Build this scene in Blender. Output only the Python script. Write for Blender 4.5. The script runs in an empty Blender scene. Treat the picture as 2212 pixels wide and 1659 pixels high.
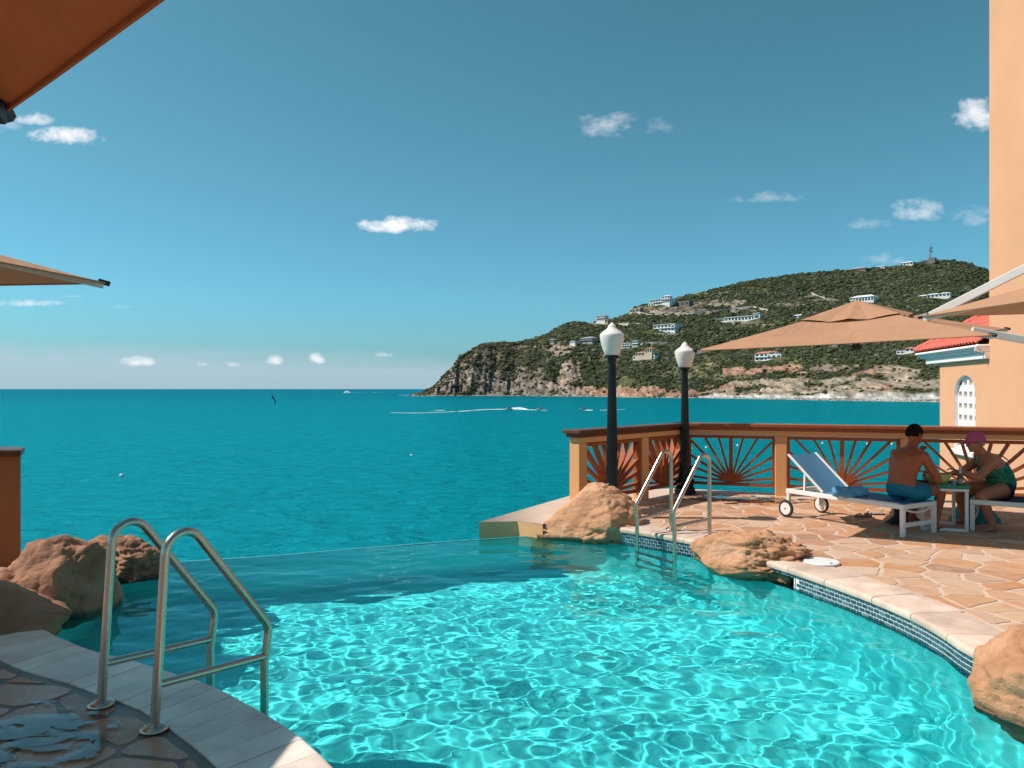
import bpy, bmesh, math, random
import numpy as np
from mathutils import Vector, Matrix, noise
from mathutils.geometry import tessellate_polygon

scene = bpy.context.scene
C = scene.collection
rnd = random.Random(7)
PI = math.pi
R = math.radians

# ------------------------------------------------------------------ camera
# eye 1.57 m above the terrace, level camera; the horizon sits a little under the middle (lens shift)
EYE = 1.57
F = 1640.0                       # focal length in units of a 2212-wide picture
cam_d = bpy.data.cameras.new('camera')
cam_d.sensor_fit = 'HORIZONTAL'
cam_d.sensor_width = 36.0
cam_d.lens = 36.0 * F / 2212.0
cam_d.shift_y = 10.5 / 2212.0
cam_d.clip_start = 0.05
cam_d.clip_end = 60000
cam = bpy.data.objects.new('camera', cam_d)
C.objects.link(cam)
cam.location = (0, 0, EYE)
cam.rotation_euler = (R(90), 0, 0)
scene.camera = cam

# ------------------------------------------------------------------ light
SUN_OFF = Vector((0.822, -0.047, -1.0)).normalized()       # direction the sunlight travels
SUN_EL = math.asin(-SUN_OFF.z)
sun_az = math.atan2(-SUN_OFF.x, -SUN_OFF.y)                 # clockwise from +Y
sd = bpy.data.lights.new('sun', 'SUN')
sd.energy = 4.6
sd.angle = R(0.5)
sd.color = (1.0, 0.94, 0.86)
sd.cycles.is_caustics_light = True
sun = bpy.data.objects.new('sun', sd)
C.objects.link(sun)
sun.location = (-30, 2, 40)
sun.rotation_euler = SUN_OFF.to_track_quat('-Z', 'Y').to_euler()

world = bpy.data.worlds.new('World')
scene.world = world
world.use_nodes = True
wn = world.node_tree.nodes
wl = world.node_tree.links
wn.clear()

def N(nt, t, **k):
    n = nt.nodes.new(t)
    for a, b in k.items():
        if a.startswith('i_'):
            n.inputs[int(a[2:])].default_value = b
        else:
            setattr(n, a, b)
    return n

def wmath(op, a, b=None, clamp=False):
    n = wn.new('ShaderNodeMath'); n.operation = op; n.use_clamp = clamp
    for i, v in enumerate((a, b)):
        if v is None: continue
        if isinstance(v, (int, float)): n.inputs[i].default_value = v
        else: wl.new(v, n.inputs[i])
    return n.outputs[0]

def wmix(fac, a, b, mode='MIX'):
    n = wn.new('ShaderNodeMix'); n.data_type = 'RGBA'; n.blend_type = mode
    for i, v in ((0, fac), (6, a), (7, b)):
        if isinstance(v, (int, float, tuple)): n.inputs[i].default_value = v
        else: wl.new(v, n.inputs[i])
    return n.outputs[2]

sky = wn.new('ShaderNodeTexSky')
sky.sky_type = 'NISHITA'
sky.sun_disc = False
sky.sun_elevation = SUN_EL
sky.sun_rotation = sun_az
sky.altitude = 0
sky.air_density = 1.0
sky.dust_density = 0.6
sky.ozone_density = 1.6
SKY_STRENGTH = 0.082
tc = wn.new('ShaderNodeTexCoord')
sep = wn.new('ShaderNodeSeparateXYZ')
wl.new(tc.outputs['Generated'], sep.inputs[0])
vx, vy, vz = sep.outputs
# Caribbean air: the sky leans to teal, paler towards the horizon
elev = wmath('MAXIMUM', vz, 0.0)
t_low = wmath('POWER', wmath('SUBTRACT', 1.0, wmath('MINIMUM', wmath('MULTIPLY', elev, 2.4), 1.0)), 1.5)
tr = wn.new('ShaderNodeValToRGB')
wl.new(elev, tr.inputs[0])
crp = tr.color_ramp
crp.elements[0].position = 0.0; crp.elements[0].color = (0.50, 0.86, 1.18, 1)
crp.elements[1].position = 0.6; crp.elements[1].color = (0.66, 1.16, 0.98, 1)
for p_, c_ in ((.115, (.54, 1.17, 1.30, 1)), (.26, (.60, 1.21, 1.12, 1)), (.43, (.61, 1.19, 1.03, 1))):
    e_ = crp.elements.new(p_); e_.color = c_
tinted = wmix(1.0, sky.outputs[0], tr.outputs[0], 'MULTIPLY')
# clouds far out over the sea: small puffs at fixed directions, broken by noise
den = wmath('MAXIMUM', vy, 0.05)
sx = wmath('DIVIDE', vx, den)
sz = wmath('DIVIDE', vz, den)
cmb = wn.new('ShaderNodeCombineXYZ')
wl.new(sx, cmb.inputs[0]); wl.new(sz, cmb.inputs[1])
def wnoise(scale, detail, sc=(1, 1, 1), off=(0, 0, 0), rough=0.6, dist=0.0):
    mp = wn.new('ShaderNodeMapping'); mp.inputs['Scale'].default_value = sc; mp.inputs['Location'].default_value = off
    wl.new(cmb.outputs[0], mp.inputs[0])
    n = wn.new('ShaderNodeTexNoise'); n.inputs['Scale'].default_value = scale
    n.inputs['Detail'].default_value = detail; n.inputs['Roughness'].default_value = rough
    n.inputs['Distortion'].default_value = dist
    wl.new(mp.outputs[0], n.inputs[0])
    return n.outputs[0]
nz1 = wnoise(34, 6, (1, 1.5, 1))
nz2 = wnoise(95, 5, (1, 1.3, 1), (3, 1, 0))
wisp = wnoise(9, 6, (1, 3.2, 1), (5, 2, 0), 0.62, 0.6)
# x, y (pixels of a 2212-wide picture), width, height, opacity
CL = [(146, 297, 150, 44, 1.0), (74, 257, 84, 34, .85), (10, 268, 70, 50, .3), (858, 488, 166, 40, 1.15), (1312, 272, 120, 62, .42),
      (1424, 276, 60, 40, .22), (1662, 430, 140, 30, .32), (1990, 457, 120, 52, .5), (1878, 484, 90, 24, .28),
      (2112, 470, 110, 46, .3), (2112, 252, 100, 84, .85), (56, 655, 150, 17, .55), (298, 782, 74, 26, .8),
      (437, 786, 30, 14, .55), (500, 788, 38, 11, .5), (592, 777, 36, 28, .7), (683, 777, 36, 28, .75),
      (833, 766, 44, 12, .6), (1905, 562, 90, 26, .3), (268, 663, 50, 9, .25), (160, 640, 60, 6, .25)]
acc = None
for (cx, cy, cw, ch, op) in CL:
    ux, uz = (cx - 1106) / F, (840 - cy) / F
    a = wmath('DIVIDE', wmath('SUBTRACT', sx, ux), cw * 0.56 / F)
    b0 = wmath('DIVIDE', wmath('SUBTRACT', sz, uz), ch * 0.62 / F)
    # flatter underneath
    b = wmath('MULTIPLY', b0, wmath('SUBTRACT', 1.12, wmath('MULTIPLY', wmath('MINIMUM', b0, 0.0), 0.55)))
    r2 = wmath('ADD', wmath('MULTIPLY', a, a), wmath('MULTIPLY', b, b))
    k = 0.9 if op > .6 else 1.5
    body = wmath('SUBTRACT', 1.0, wmath('POWER', r2, 0.55))
    nz = wmath('ADD', wmath('MULTIPLY', wmath('SUBTRACT', nz1, 0.5), 3.4 * k), wmath('MULTIPLY', wmath('SUBTRACT', nz2, 0.5), 1.3 * k))
    v = wmath('ADD', wmath('MULTIPLY', body, 1.0), wmath('MULTIPLY', nz, wmath('MINIMUM', wmath('ADD', body, 0.55), 0.8)))
    edge = wmath('MULTIPLY', wmath('ADD', body, 0.35), 3.0, True)
    v = wmath('MULTIPLY', wmath('MULTIPLY', v, 1.05 if op > .6 else .7, True), edge)
    v = wmath('MULTIPLY', v, op, True)
    acc = v if acc is None else wmath('MAXIMUM', acc, v)
front = wmath('GREATER_THAN', vy, 0.1)
acc = wmath('MULTIPLY', acc, front)
# thin bank of far cloud low over the horizon
bank = wmath('MULTIPLY', wmath('SUBTRACT', wmath('ADD', 0.043, wmath('MULTIPLY', wmath('SUBTRACT', wisp, 0.5), 0.030)),
             wmath('ADD', sz, wmath('MULTIPLY', sx, 0.036))), 38.0, True)
bank = wmath('MULTIPLY', wmath('MULTIPLY', bank, front), 0.72)
BR = 1.0 / SKY_STRENGTH
c1 = wmix(bank, tinted, (0.42 * BR, 0.56 * BR, 0.66 * BR, 1))
c2 = wmix(acc, c1, (0.92 * BR, 0.92 * BR, 0.95 * BR, 1))
bg = wn.new('ShaderNodeBackground')
bg.inputs['Strength'].default_value = SKY_STRENGTH
wl.new(c2, bg.inputs[0])
wo = wn.new('ShaderNodeOutputWorld')
wl.new(bg.outputs[0], wo.inputs[0])

scene.view_settings.view_transform = 'Standard'
scene.view_settings.look = 'None'
scene.view_settings.gamma = 1.0
scene.view_settings.use_curve_mapping = False
scene.view_settings.exposure = 0.15
scene.cycles.use_denoising = True
scene.cycles.max_bounces = 8
scene.cycles.diffuse_bounces = 3
scene.cycles.glossy_bounces = 4
scene.cycles.transmission_bounces = 6
scene.cycles.transparent_max_bounces = 8
scene.cycles.sample_clamp_indirect = 6
scene.cycles.caustics_reflective = False
scene.cycles.caustics_refractive = True

# ------------------------------------------------------------------ helpers
def gp(x, y, z=0.0):
    """point of the horizontal plane z that is seen at (x, y) of the photograph (2212 wide)"""
    Y = F * (EYE - z) / (y - 840.0)
    return Vector(((x - 1106.0) / F * Y, Y, z))

def dp(x, y, Y):
    return Vector(((x - 1106.0) / F * Y, Y, EYE + (840.0 - y) / F * Y))

def tag(o, label=None, cat=None, group=None, kind=None):
    if label: o['label'] = label
    if cat: o['category'] = cat
    if group: o['group'] = group
    if kind: o['kind'] = kind
    return o

def thing(name, label, cat, loc=(0, 0, 0), rz=0.0, group=None):
    o = bpy.data.objects.new(name, None)
    o.empty_display_size = 0.1
    C.objects.link(o)
    o.location = loc
    o.rotation_euler = (0, 0, rz)
    return tag(o, label, cat, group)

class MB:
    """collects simple shapes; build() links them as one mesh object"""
    def __init__(s): s.v = []; s.f = []
    def add(s, vs, fs):
        n = len(s.v); s.v += [tuple(p) for p in vs]; s.f += [tuple(i + n for i in q) for q in fs]; return s
    def box(s, a, b, M=None):
        x0, y0, z0 = a; x1, y1, z1 = b
        vs = [Vector(p) for p in ((x0,y0,z0),(x1,y0,z0),(x1,y1,z0),(x0,y1,z0),(x0,y0,z1),(x1,y0,z1),(x1,y1,z1),(x0,y1,z1))]
        if M is not None: vs = [M @ p for p in vs]
        return s.add(vs, [(0,3,2,1),(4,5,6,7),(0,1,5,4),(1,2,6,5),(2,3,7,6),(3,0,4,7)])
    def cbox(s, c, size, M=None):
        c = Vector(c); h = Vector(size) / 2
        return s.box(c - h, c + h, M)
    def prism(s, poly, z0, z1, M=None):
        n = len(poly)
        vs = [Vector((p[0], p[1], z0)) for p in poly] + [Vector((p[0], p[1], z1)) for p in poly]
        if M is not None: vs = [M @ p for p in vs]
        fs = [tuple(range(n - 1, -1, -1)), tuple(range(n, 2 * n))] + [(i, (i + 1) % n, n + (i + 1) % n, n + i) for i in range(n)]
        return s.add(vs, fs)
    def tube(s, pts, r, seg=10, caps=True, sx=1.0):
        pts = [Vector(p) for p in pts]; n = len(pts)
        rs = r if isinstance(r, (list, tuple)) else [r] * n
        t0 = (pts[1] - pts[0]).normalized()
        up = Vector((0, 0, 1)) if abs(t0.z) < .9 else Vector((1, 0, 0))
        u = t0.cross(up).normalized()
        vs = []
        for i, p in enumerate(pts):
            if i == 0: t = pts[1] - pts[0]
            elif i == n - 1: t = pts[-1] - pts[-2]
            else: t = (pts[i + 1] - p).normalized() + (p - pts[i - 1]).normalized()
            t.normalize()
            u = (u - t * u.dot(t)).normalized(); w = t.cross(u)
            for k in range(seg):
                a = 2 * PI * k / seg
                vs.append(p + (u * math.cos(a) * sx + w * math.sin(a)) * rs[i])
        fs = [(i * seg + k, i * seg + (k + 1) % seg, (i + 1) * seg + (k + 1) % seg, (i + 1) * seg + k) for i in range(n - 1) for k in range(seg)]
        if caps: fs += [tuple(range(seg - 1, -1, -1)), tuple(range((n - 1) * seg, n * seg))]
        return s.add(vs, fs)
    def lathe(s, prof, seg=24, M=None, flute=None):
        vs = []
        for (r, z) in prof:
            for k in range(seg):
                a = 2 * PI * k / seg
                q = r * (flute(k, z) if flute else 1)
                vs.append(Vector((q * math.cos(a), q * math.sin(a), z)))
        if M is not None: vs = [M @ p for p in vs]
        n = len(prof)
        fs = [(i * seg + k, i * seg + (k + 1) % seg, (i + 1) * seg + (k + 1) % seg, (i + 1) * seg + k) for i in range(n - 1) for k in range(seg)]
        fs += [tuple(range(seg - 1, -1, -1)), tuple(range((n - 1) * seg, n * seg))]
        return s.add(vs, fs)
    def beam(s, a, b, w, h, up=(0, 0, 1)):
        """box beam from a to b, w wide (sideways), h along up"""
        a = Vector(a); b = Vector(b); t = (b - a).normalized(); up = Vector(up)
        side = t.cross(up).normalized(); up = side.cross(t).normalized()
        vs = []
        for p in (a, b):
            for (i, j) in ((-1, -1), (1, -1), (1, 1), (-1, 1)):
                vs.append(p + side * (i * w / 2) + up * (j * h / 2))
        return s.add(vs, [(0,3,2,1),(4,5,6,7),(0,1,5,4),(1,2,6,5),(2,3,7,6),(3,0,4,7)])
    def mesh(s, name, mat=None, smooth=False, bevel=0.0, bseg=1, angle=35):
        me = bpy.data.meshes.new(name)
        me.from_pydata(s.v, [], s.f)
        bm = bmesh.new(); bm.from_mesh(me)
        bmesh.ops.recalc_face_normals(bm, faces=bm.faces)
        if bevel:
            es = [e for e in bm.edges if len(e.link_faces) == 2 and e.calc_face_angle(0) > R(30)]
            bmesh.ops.bevel(bm, geom=es, offset=bevel, segments=bseg, profile=.6, affect='EDGES', clamp_overlap=True)
        bm.to_mesh(me); bm.free()
        if mat: me.materials.append(mat)
        if smooth:
            me.polygons.foreach_set('use_smooth', [True] * len(me.polygons))
            me.set_sharp_from_angle(angle=R(angle))
        return me
    def build(s, name, mat=None, parent=None, smooth=False, bevel=0.0, bseg=1, world=False, angle=35):
        me = s.mesh(name, mat, smooth, bevel, bseg, angle)
        return link(name, me, parent, world)

def link(name, me, parent=None, world=False):
    o = bpy.data.objects.new(name, me); C.objects.link(o)
    if parent is not None:
        o.parent = parent
        if world:
            M = Matrix.Identity(4); q = parent
            chain = []
            while q is not None: chain.append(q); q = q.parent
            for q in reversed(chain): M = M @ q.matrix_parent_inverse @ q.matrix_basis
            o.matrix_parent_inverse = M.inverted()
    return o

def copy_tree(o, parent=None):
    c = o.copy(); C.objects.link(c)
    if parent is not None: c.parent = parent
    for ch in list(o.children): copy_tree(ch, c)
    return c

# ------------------------------------------------------------------ materials
def new_mat(name):
    m = bpy.data.materials.new(name); m.use_nodes = True
    nt = m.node_tree; nt.nodes.clear()
    out = nt.nodes.new('ShaderNodeOutputMaterial')
    return m, nt, out

def tex(nt, kind='noise', scale=5, detail=4, rough=.55, sc=(1, 1, 1), rot=(0, 0, 0), dist=0, coord='pos'):
    if coord == 'pos':
        g = nt.nodes.new('ShaderNodeNewGeometry'); src = g.outputs['Position']
    else:
        g = nt.nodes.new('ShaderNodeTexCoord'); src = g.outputs['Object']
    mp = nt.nodes.new('ShaderNodeMapping'); mp.inputs['Scale'].default_value = sc; mp.inputs['Rotation'].default_value = rot
    nt.links.new(src, mp.inputs[0])
    if kind == 'noise':
        n = nt.nodes.new('ShaderNodeTexNoise')
        n.inputs['Scale'].default_value = scale; n.inputs['Detail'].default_value = detail
        n.inputs['Roughness'].default_value = rough; n.inputs['Distortion'].default_value = dist
        nt.links.new(mp.outputs[0], n.inputs['Vector']); return n.outputs[0]
    if kind == 'voronoi':
        n = nt.nodes.new('ShaderNodeTexVoronoi'); n.inputs['Scale'].default_value = scale
        nt.links.new(mp.outputs[0], n.inputs['Vector']); return n.outputs[0]
    if kind == 'wave':
        n = nt.nodes.new('ShaderNodeTexWave'); n.inputs['Scale'].default_value = scale
        n.inputs['Distortion'].default_value = dist; n.inputs['Detail'].default_value = detail
        nt.links.new(mp.outputs[0], n.inputs['Vector']); return n.outputs[1]

def ramp(nt, fac, stops, interp='LINEAR'):
    n = nt.nodes.new('ShaderNodeValToRGB'); cr = n.color_ramp; cr.interpolation = interp
    while len(cr.elements) > 1: cr.elements.remove(cr.elements[-1])
    cr.elements[0].position = stops[0][0]; cr.elements[0].color = (*stops[0][1], 1)
    for p, c in stops[1:]:
        e = cr.elements.new(p); e.color = (*c, 1)
    nt.links.new(fac, n.inputs[0]); return n.outputs[0]

def mixc(nt, fac, a, b, mode='MIX'):
    n = nt.nodes.new('ShaderNodeMix'); n.data_type = 'RGBA'; n.blend_type = mode
    for i, v in ((0, fac), (6, a), (7, b)):
        if isinstance(v, (int, float)): n.inputs[i].default_value = v
        elif isinstance(v, tuple): n.inputs[i].default_value = (*v[:3], 1)
        else: nt.links.new(v, n.inputs[i])
    return n.outputs[2]

def mth(nt, op, a, b=None, clamp=False):
    n = nt.nodes.new('ShaderNodeMath'); n.operation = op; n.use_clamp = clamp
    for i, v in enumerate((a, b)):
        if v is None: continue
        if isinstance(v, (int, float)): n.inputs[i].default_value = v
        else: nt.links.new(v, n.inputs[i])
    return n.outputs[0]

def bump(nt, h, strength, dist, prev=None):
    n = nt.nodes.new('ShaderNodeBump'); n.inputs['Strength'].default_value = strength; n.inputs['Distance'].default_value = dist
    nt.links.new(h, n.inputs['Height'])
    if prev is not None: nt.links.new(prev, n.inputs['Normal'])
    return n.outputs[0]

def principled(nt, out, col, rough=.6, metal=0, spec=.5, normal=None, **k):
    p = nt.nodes.new('ShaderNodeBsdfPrincipled')
    if isinstance(col, tuple): p.inputs['Base Color'].default_value = (*col[:3], 1)
    else: nt.links.new(col, p.inputs['Base Color'])
    if isinstance(rough, (int, float)): p.inputs['Roughness'].default_value = rough
    else: nt.links.new(rough, p.inputs['Roughness'])
    p.inputs['Metallic'].default_value = metal
    p.inputs['Specular IOR Level'].default_value = spec
    for a, b in k.items(): p.inputs[a.replace('_', ' ')].default_value = b
    if normal is not None: nt.links.new(normal, p.inputs['Normal'])
    if out is not None: nt.links.new(p.outputs[0], out.inputs[0])
    return p

def simple(name, c, rough=.6, metal=0, spec=.5, var=.12, scale=6, bmp=.0, bscale=60, bdist=.01, objrand=0.0, coord='obj', **k):
    """base colour with patchy variation, optional fine relief"""
    m, nt, out = new_mat(name)
    n = tex(nt, 'noise', scale, 5, .6, coord=coord)
    a = tuple(max(0, x * (1 - var)) for x in c); b = tuple(min(1, x * (1 + var)) for x in c)
    col = ramp(nt, n, [(.3, a), (.7, b)])
    if objrand:
        oi = nt.nodes.new('ShaderNodeObjectInfo')
        v = mth(nt, 'ADD', mth(nt, 'MULTIPLY', oi.outputs['Random'], 2 * objrand), 1 - objrand)
        hs = nt.nodes.new('ShaderNodeHueSaturation'); nt.links.new(v, hs.inputs['Value']); nt.links.new(col, hs.inputs['Color'])
        col = hs.outputs[0]
    nm = None
    if bmp: nm = bump(nt, tex(nt, 'noise', bscale, 6, .6, coord=coord), bmp, bdist)
    principled(nt, out, col, rough, metal, spec, nm, **k)
    return m
# ------------------------------------------------------------------ plan of the terrace and the pool
WZ = -0.167                    # water level of the pool (terrace level is 0)
SEA = -7.0
DEPTH = 1.6
# right-hand pool edge (outer face of the coping), from the far rock to the near boulder
RC = [gp(1325, 1147, -.045), gp(1370, 1153, -.045), gp(1507, 1177.5, -.045), gp(1580, 1196, -.045), gp(1644, 1217, -.045), gp(1719, 1241, -.045),
      gp(1869, 1295, -.045), gp(1964, 1335, -.045), gp(2033, 1372, -.045), gp(2098, 1415, -.045)]
RC = [Vector((p.x, p.y)) for p in RC]
RC += [Vector((2.84, 4.1)), Vector((2.8, 3.6)), Vector((2.62, 3.1)), Vector((2.3, 2.6)), Vector((1.8, 2.2)), Vector((1.2, 1.98)), Vector((.6, 1.95))]
# left-hand pool edge, from the near end to the left boulders
LC = [Vector((0.1, 2.15))] + [Vector(gp(x, y).xy) for x, y in ((711, 1659), (657, 1605), (571.6, 1547), (456, 1484), (367, 1455), (282, 1428), (211, 1411), (146, 1388))]
LC[1:1] = [Vector((-.35, 2.6))]
LC += [Vector((-3.15, 5.05)), Vector((-3.5, 5.7)), Vector((-3.75, 6.5)), Vector((-3.8, 7.1))]
EDGE = [Vector((-3.8, 7.44)), Vector((-3.34, 7.60)), Vector((-2.53, 7.86)), Vector((-1.79, 8.18)), Vector((-.7, 8.62)), Vector((0.0, 8.86)), Vector((.45, 9.02))]

def smooth_line(pts, n=6):
    out = []
    P = [pts[0]] + list(pts) + [pts[-1]]
    for i in range(1, len(P) - 2):
        for k in range(n):
            t = k / n
            a, b, c, d = P[i - 1], P[i], P[i + 1], P[i + 2]
            out.append(0.5 * ((2 * b) + (c - a) * t + (2 * a - 5 * b + 4 * c - d) * t * t + (3 * b - a - 3 * c + d) * t ** 3))
    out.append(Vector(pts[-1])); return out

RCs = smooth_line(RC, 5)
LCs = smooth_line(LC, 5)
EDs = smooth_line(EDGE, 5)
# closed outline of the pool, anticlockwise seen from above: right edge (far->near) reversed etc.
# exact corners of the skimmer mouth in the right-hand edge
def px_of(p): return 1106 + F * p.x / p.y
out_ = []
for i_, p_ in enumerate(RCs):
    out_.append(p_)
    if i_ + 1 < len(RCs) and p_.y > 4.5:
        for xx in (1657, 1719):
            a_, b_ = px_of(p_), px_of(RCs[i_ + 1])
            if a_ < xx < b_:
                out_.append(p_.lerp(RCs[i_ + 1], (xx - a_) / (b_ - a_)))
RCs = out_
POOL = list(reversed(RCs)) + [Vector((.9, 8.85)), Vector((.6, 9.02))] + list(reversed(EDs)) + list(reversed(LCs))

def inside(p, poly):
    x, y = p[0], p[1]; c = False; n = len(poly)
    j = n - 1
    for i in range(n):
        a, b = poly[i], poly[j]
        if (a[1] > y) != (b[1] > y) and x < (b[0] - a[0]) * (y - a[1]) / (b[1] - a[1]) + a[0]: c = not c
        j = i
    return c

def sheet(name, poly, z, mat, parent=None, kind=None, skirt=None):
    tri = tessellate_polygon([[Vector((p[0], p[1], 0)) for p in poly]])
    vs = [(p[0], p[1], z) for p in poly]; fs = [tuple(t) for t in tri]
    if skirt is not None:
        n = len(poly); vs += [(p[0], p[1], skirt) for p in poly]
        fs += [(i, (i + 1) % n, n + (i + 1) % n, n + i) for i in range(n)]
    m = MB(); m.v = vs; m.f = fs
    o = m.build(name, mat, parent)
    if kind: tag(o, kind=kind)
    return o

def np_inside(px_, py_, poly):
    c = np.zeros(px_.shape, bool); n = len(poly); j = n - 1
    for i in range(n):
        ax, ay = poly[i][0], poly[i][1]; bx, by = poly[j][0], poly[j][1]
        if ay != by:
            m = ((ay > py_) != (by > py_)) & (px_ < (bx - ax) * (py_ - ay) / (by - ay) + ax)
            c ^= m
        j = i
    return c

# ------------------------------------------------------------------ pool
def pool_plaster():
    m, nt, out = new_mat('pool_plaster')
    n = tex(nt, 'noise', 1.6, 4, .6)
    col = ramp(nt, n, [(.3, (.13, .92, .95)), (.7, (.18, .97, .97))])
    principled(nt, out, col, .7, spec=.2)
    return m
M_PLASTER = pool_plaster()
fl = sheet('pool_floor', POOL, -DEPTH, M_PLASTER, kind='structure')
fl.cycles.is_caustics_receiver = True
# walls under water, one strip right round (faces only; the tile band sits in front of it above the water)
wm = MB()
n = len(POOL)
for i in range(n):
    a, b = POOL[i], POOL[(i + 1) % n]
    top = -.19 if (i >= len(RCs) + 1 and i <= len(RCs) + len(EDs)) else -.05
    mx_ = px_of((a + b) / 2) if a.y > 4.5 and i < len(RCs) else 0
    if 1656 < mx_ < 1720: top = -.262
    wm.add([(a.x, a.y, -DEPTH), (b.x, b.y, -DEPTH), (b.x, b.y, top), (a.x, a.y, top)], [(0, 1, 2, 3)])
pw = tag(wm.build('pool_wall', M_PLASTER), kind='structure')
pw.cycles.is_caustics_receiver = True

# water surface: a real, finely meshed wave field
def wave_field(X, Y):
    g = np.random.default_rng(5)
    Z = np.zeros_like(X)
    # (wavelength, rms slope per component, number, direction spread)
    for lam, slope, cnt, spread, mean in ((1.0, .008, 6, .45, 1.35), (.50, .0105, 9, .6, 1.4), (.28, .0100, 12, .8, 1.5), (.165, .0065, 16, 1.1, 1.5), (.11, .0038, 18, 3.14, 0), (.075, .0014, 18, 3.14, 0)):
        for i in range(cnt):
            l = lam * g.uniform(.75, 1.3); th = mean + g.uniform(-spread, spread)
            k = 2 * np.pi / l
            # slow bending so crests are not straight
            wx = X + .10 * np.sin(Y * 1.7 + i * 2.1) ; wy = Y + .10 * np.sin(X * 1.3 + i * 1.3)
            a = slope / k * 1.2
            Z += a * np.sin(k * (wx * np.cos(th) + wy * np.sin(th)) + g.uniform(0, 6.28))
    return Z

def edge_y(x):
    xs = [p.x for p in EDs]; ys = [p.y for p in EDs]
    r = np.interp(x, xs, ys)
    r = np.where(x > xs[-1], ys[-1] + 0 * x, r)
    return r
STEP = 0.0155
gx = np.arange(-4.1, 3.2, STEP)
nr = 480
tt = np.linspace(0, 1, nr)
Xg = np.repeat(gx[None, :], nr, 0)
Eg = edge_y(gx)[None, :]
Yg = 1.8 + (Eg - 1.8) * tt[:, None]
Zg = WZ + wave_field(Xg, Yg) * np.clip((Eg - Yg) / .5, .25, 1)
dist_e = Eg - Yg
ins = np_inside(Xg, Yg - .001, [Vector((p.x, p.y)) for p in POOL])
# keep a margin of one ring beyond the wall line
keep = ins.copy()
for _ in range(2):
    k2 = keep.copy(); k2[1:] |= keep[:-1]; k2[:-1] |= keep[1:]; k2[:, 1:] |= keep[:, :-1]; k2[:, :-1] |= keep[:, 1:]; keep = k2
idx = np.arange(nr * len(gx)).reshape(nr, len(gx))
a = keep[:-1, :-1] & keep[1:, :-1] & keep[1:, 1:] & keep[:-1, 1:]
quads = np.stack([idx[:-1, :-1][a], idx[:-1, 1:][a], idx[1:, 1:][a], idx[1:, :-1][a]], 1)
used, inv = np.unique(quads, return_inverse=True)
co = np.stack([Xg.ravel(), Yg.ravel(), Zg.ravel()], 1)[used]
quads = inv.reshape(quads.shape)
me = bpy.data.meshes.new('pool_water')
me.vertices.add(len(co)); me.vertices.foreach_set('co', co.astype(np.float32).ravel())
me.loops.add(quads.size); me.loops.foreach_set('vertex_index', quads.astype(np.int32).ravel())
me.polygons.add(len(quads)); me.polygons.foreach_set('loop_start', (np.arange(len(quads)) * 4).astype(np.int32))
me.polygons.foreach_set('loop_total', np.full(len(quads), 4, np.int32))
me.polygons.foreach_set('use_smooth', np.ones(len(quads), bool))
me.update(); me.validate()
m, nt, out = new_mat('pool_water')
rf_ = nt.nodes.new('ShaderNodeBsdfRefraction'); rf_.inputs['IOR'].default_value = 1.33; rf_.inputs['Roughness'].default_value = 0.0
rf_.inputs['Color'].default_value = (.74, 1, 1, 1)
gg_ = nt.nodes.new('ShaderNodeBsdfGlossy'); gg_.inputs['Roughness'].default_value = 0.0; gg_.inputs[0].default_value = (.42, .86, .93, 1)
ff_ = nt.nodes.new('ShaderNodeFresnel'); ff_.inputs[0].default_value = 1.33
mm_ = nt.nodes.new('ShaderNodeMixShader')
nt.links.new(ff_.outputs[0], mm_.inputs[0]); nt.links.new(rf_.outputs[0], mm_.inputs[1]); nt.links.new(gg_.outputs[0], mm_.inputs[2])
nt.links.new(mm_.outputs[0], out.inputs[0])
M_WATER = m
me.materials.append(m)
water = tag(link('pool_water', me), kind='structure')
water.cycles.is_caustics_caster = True
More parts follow.
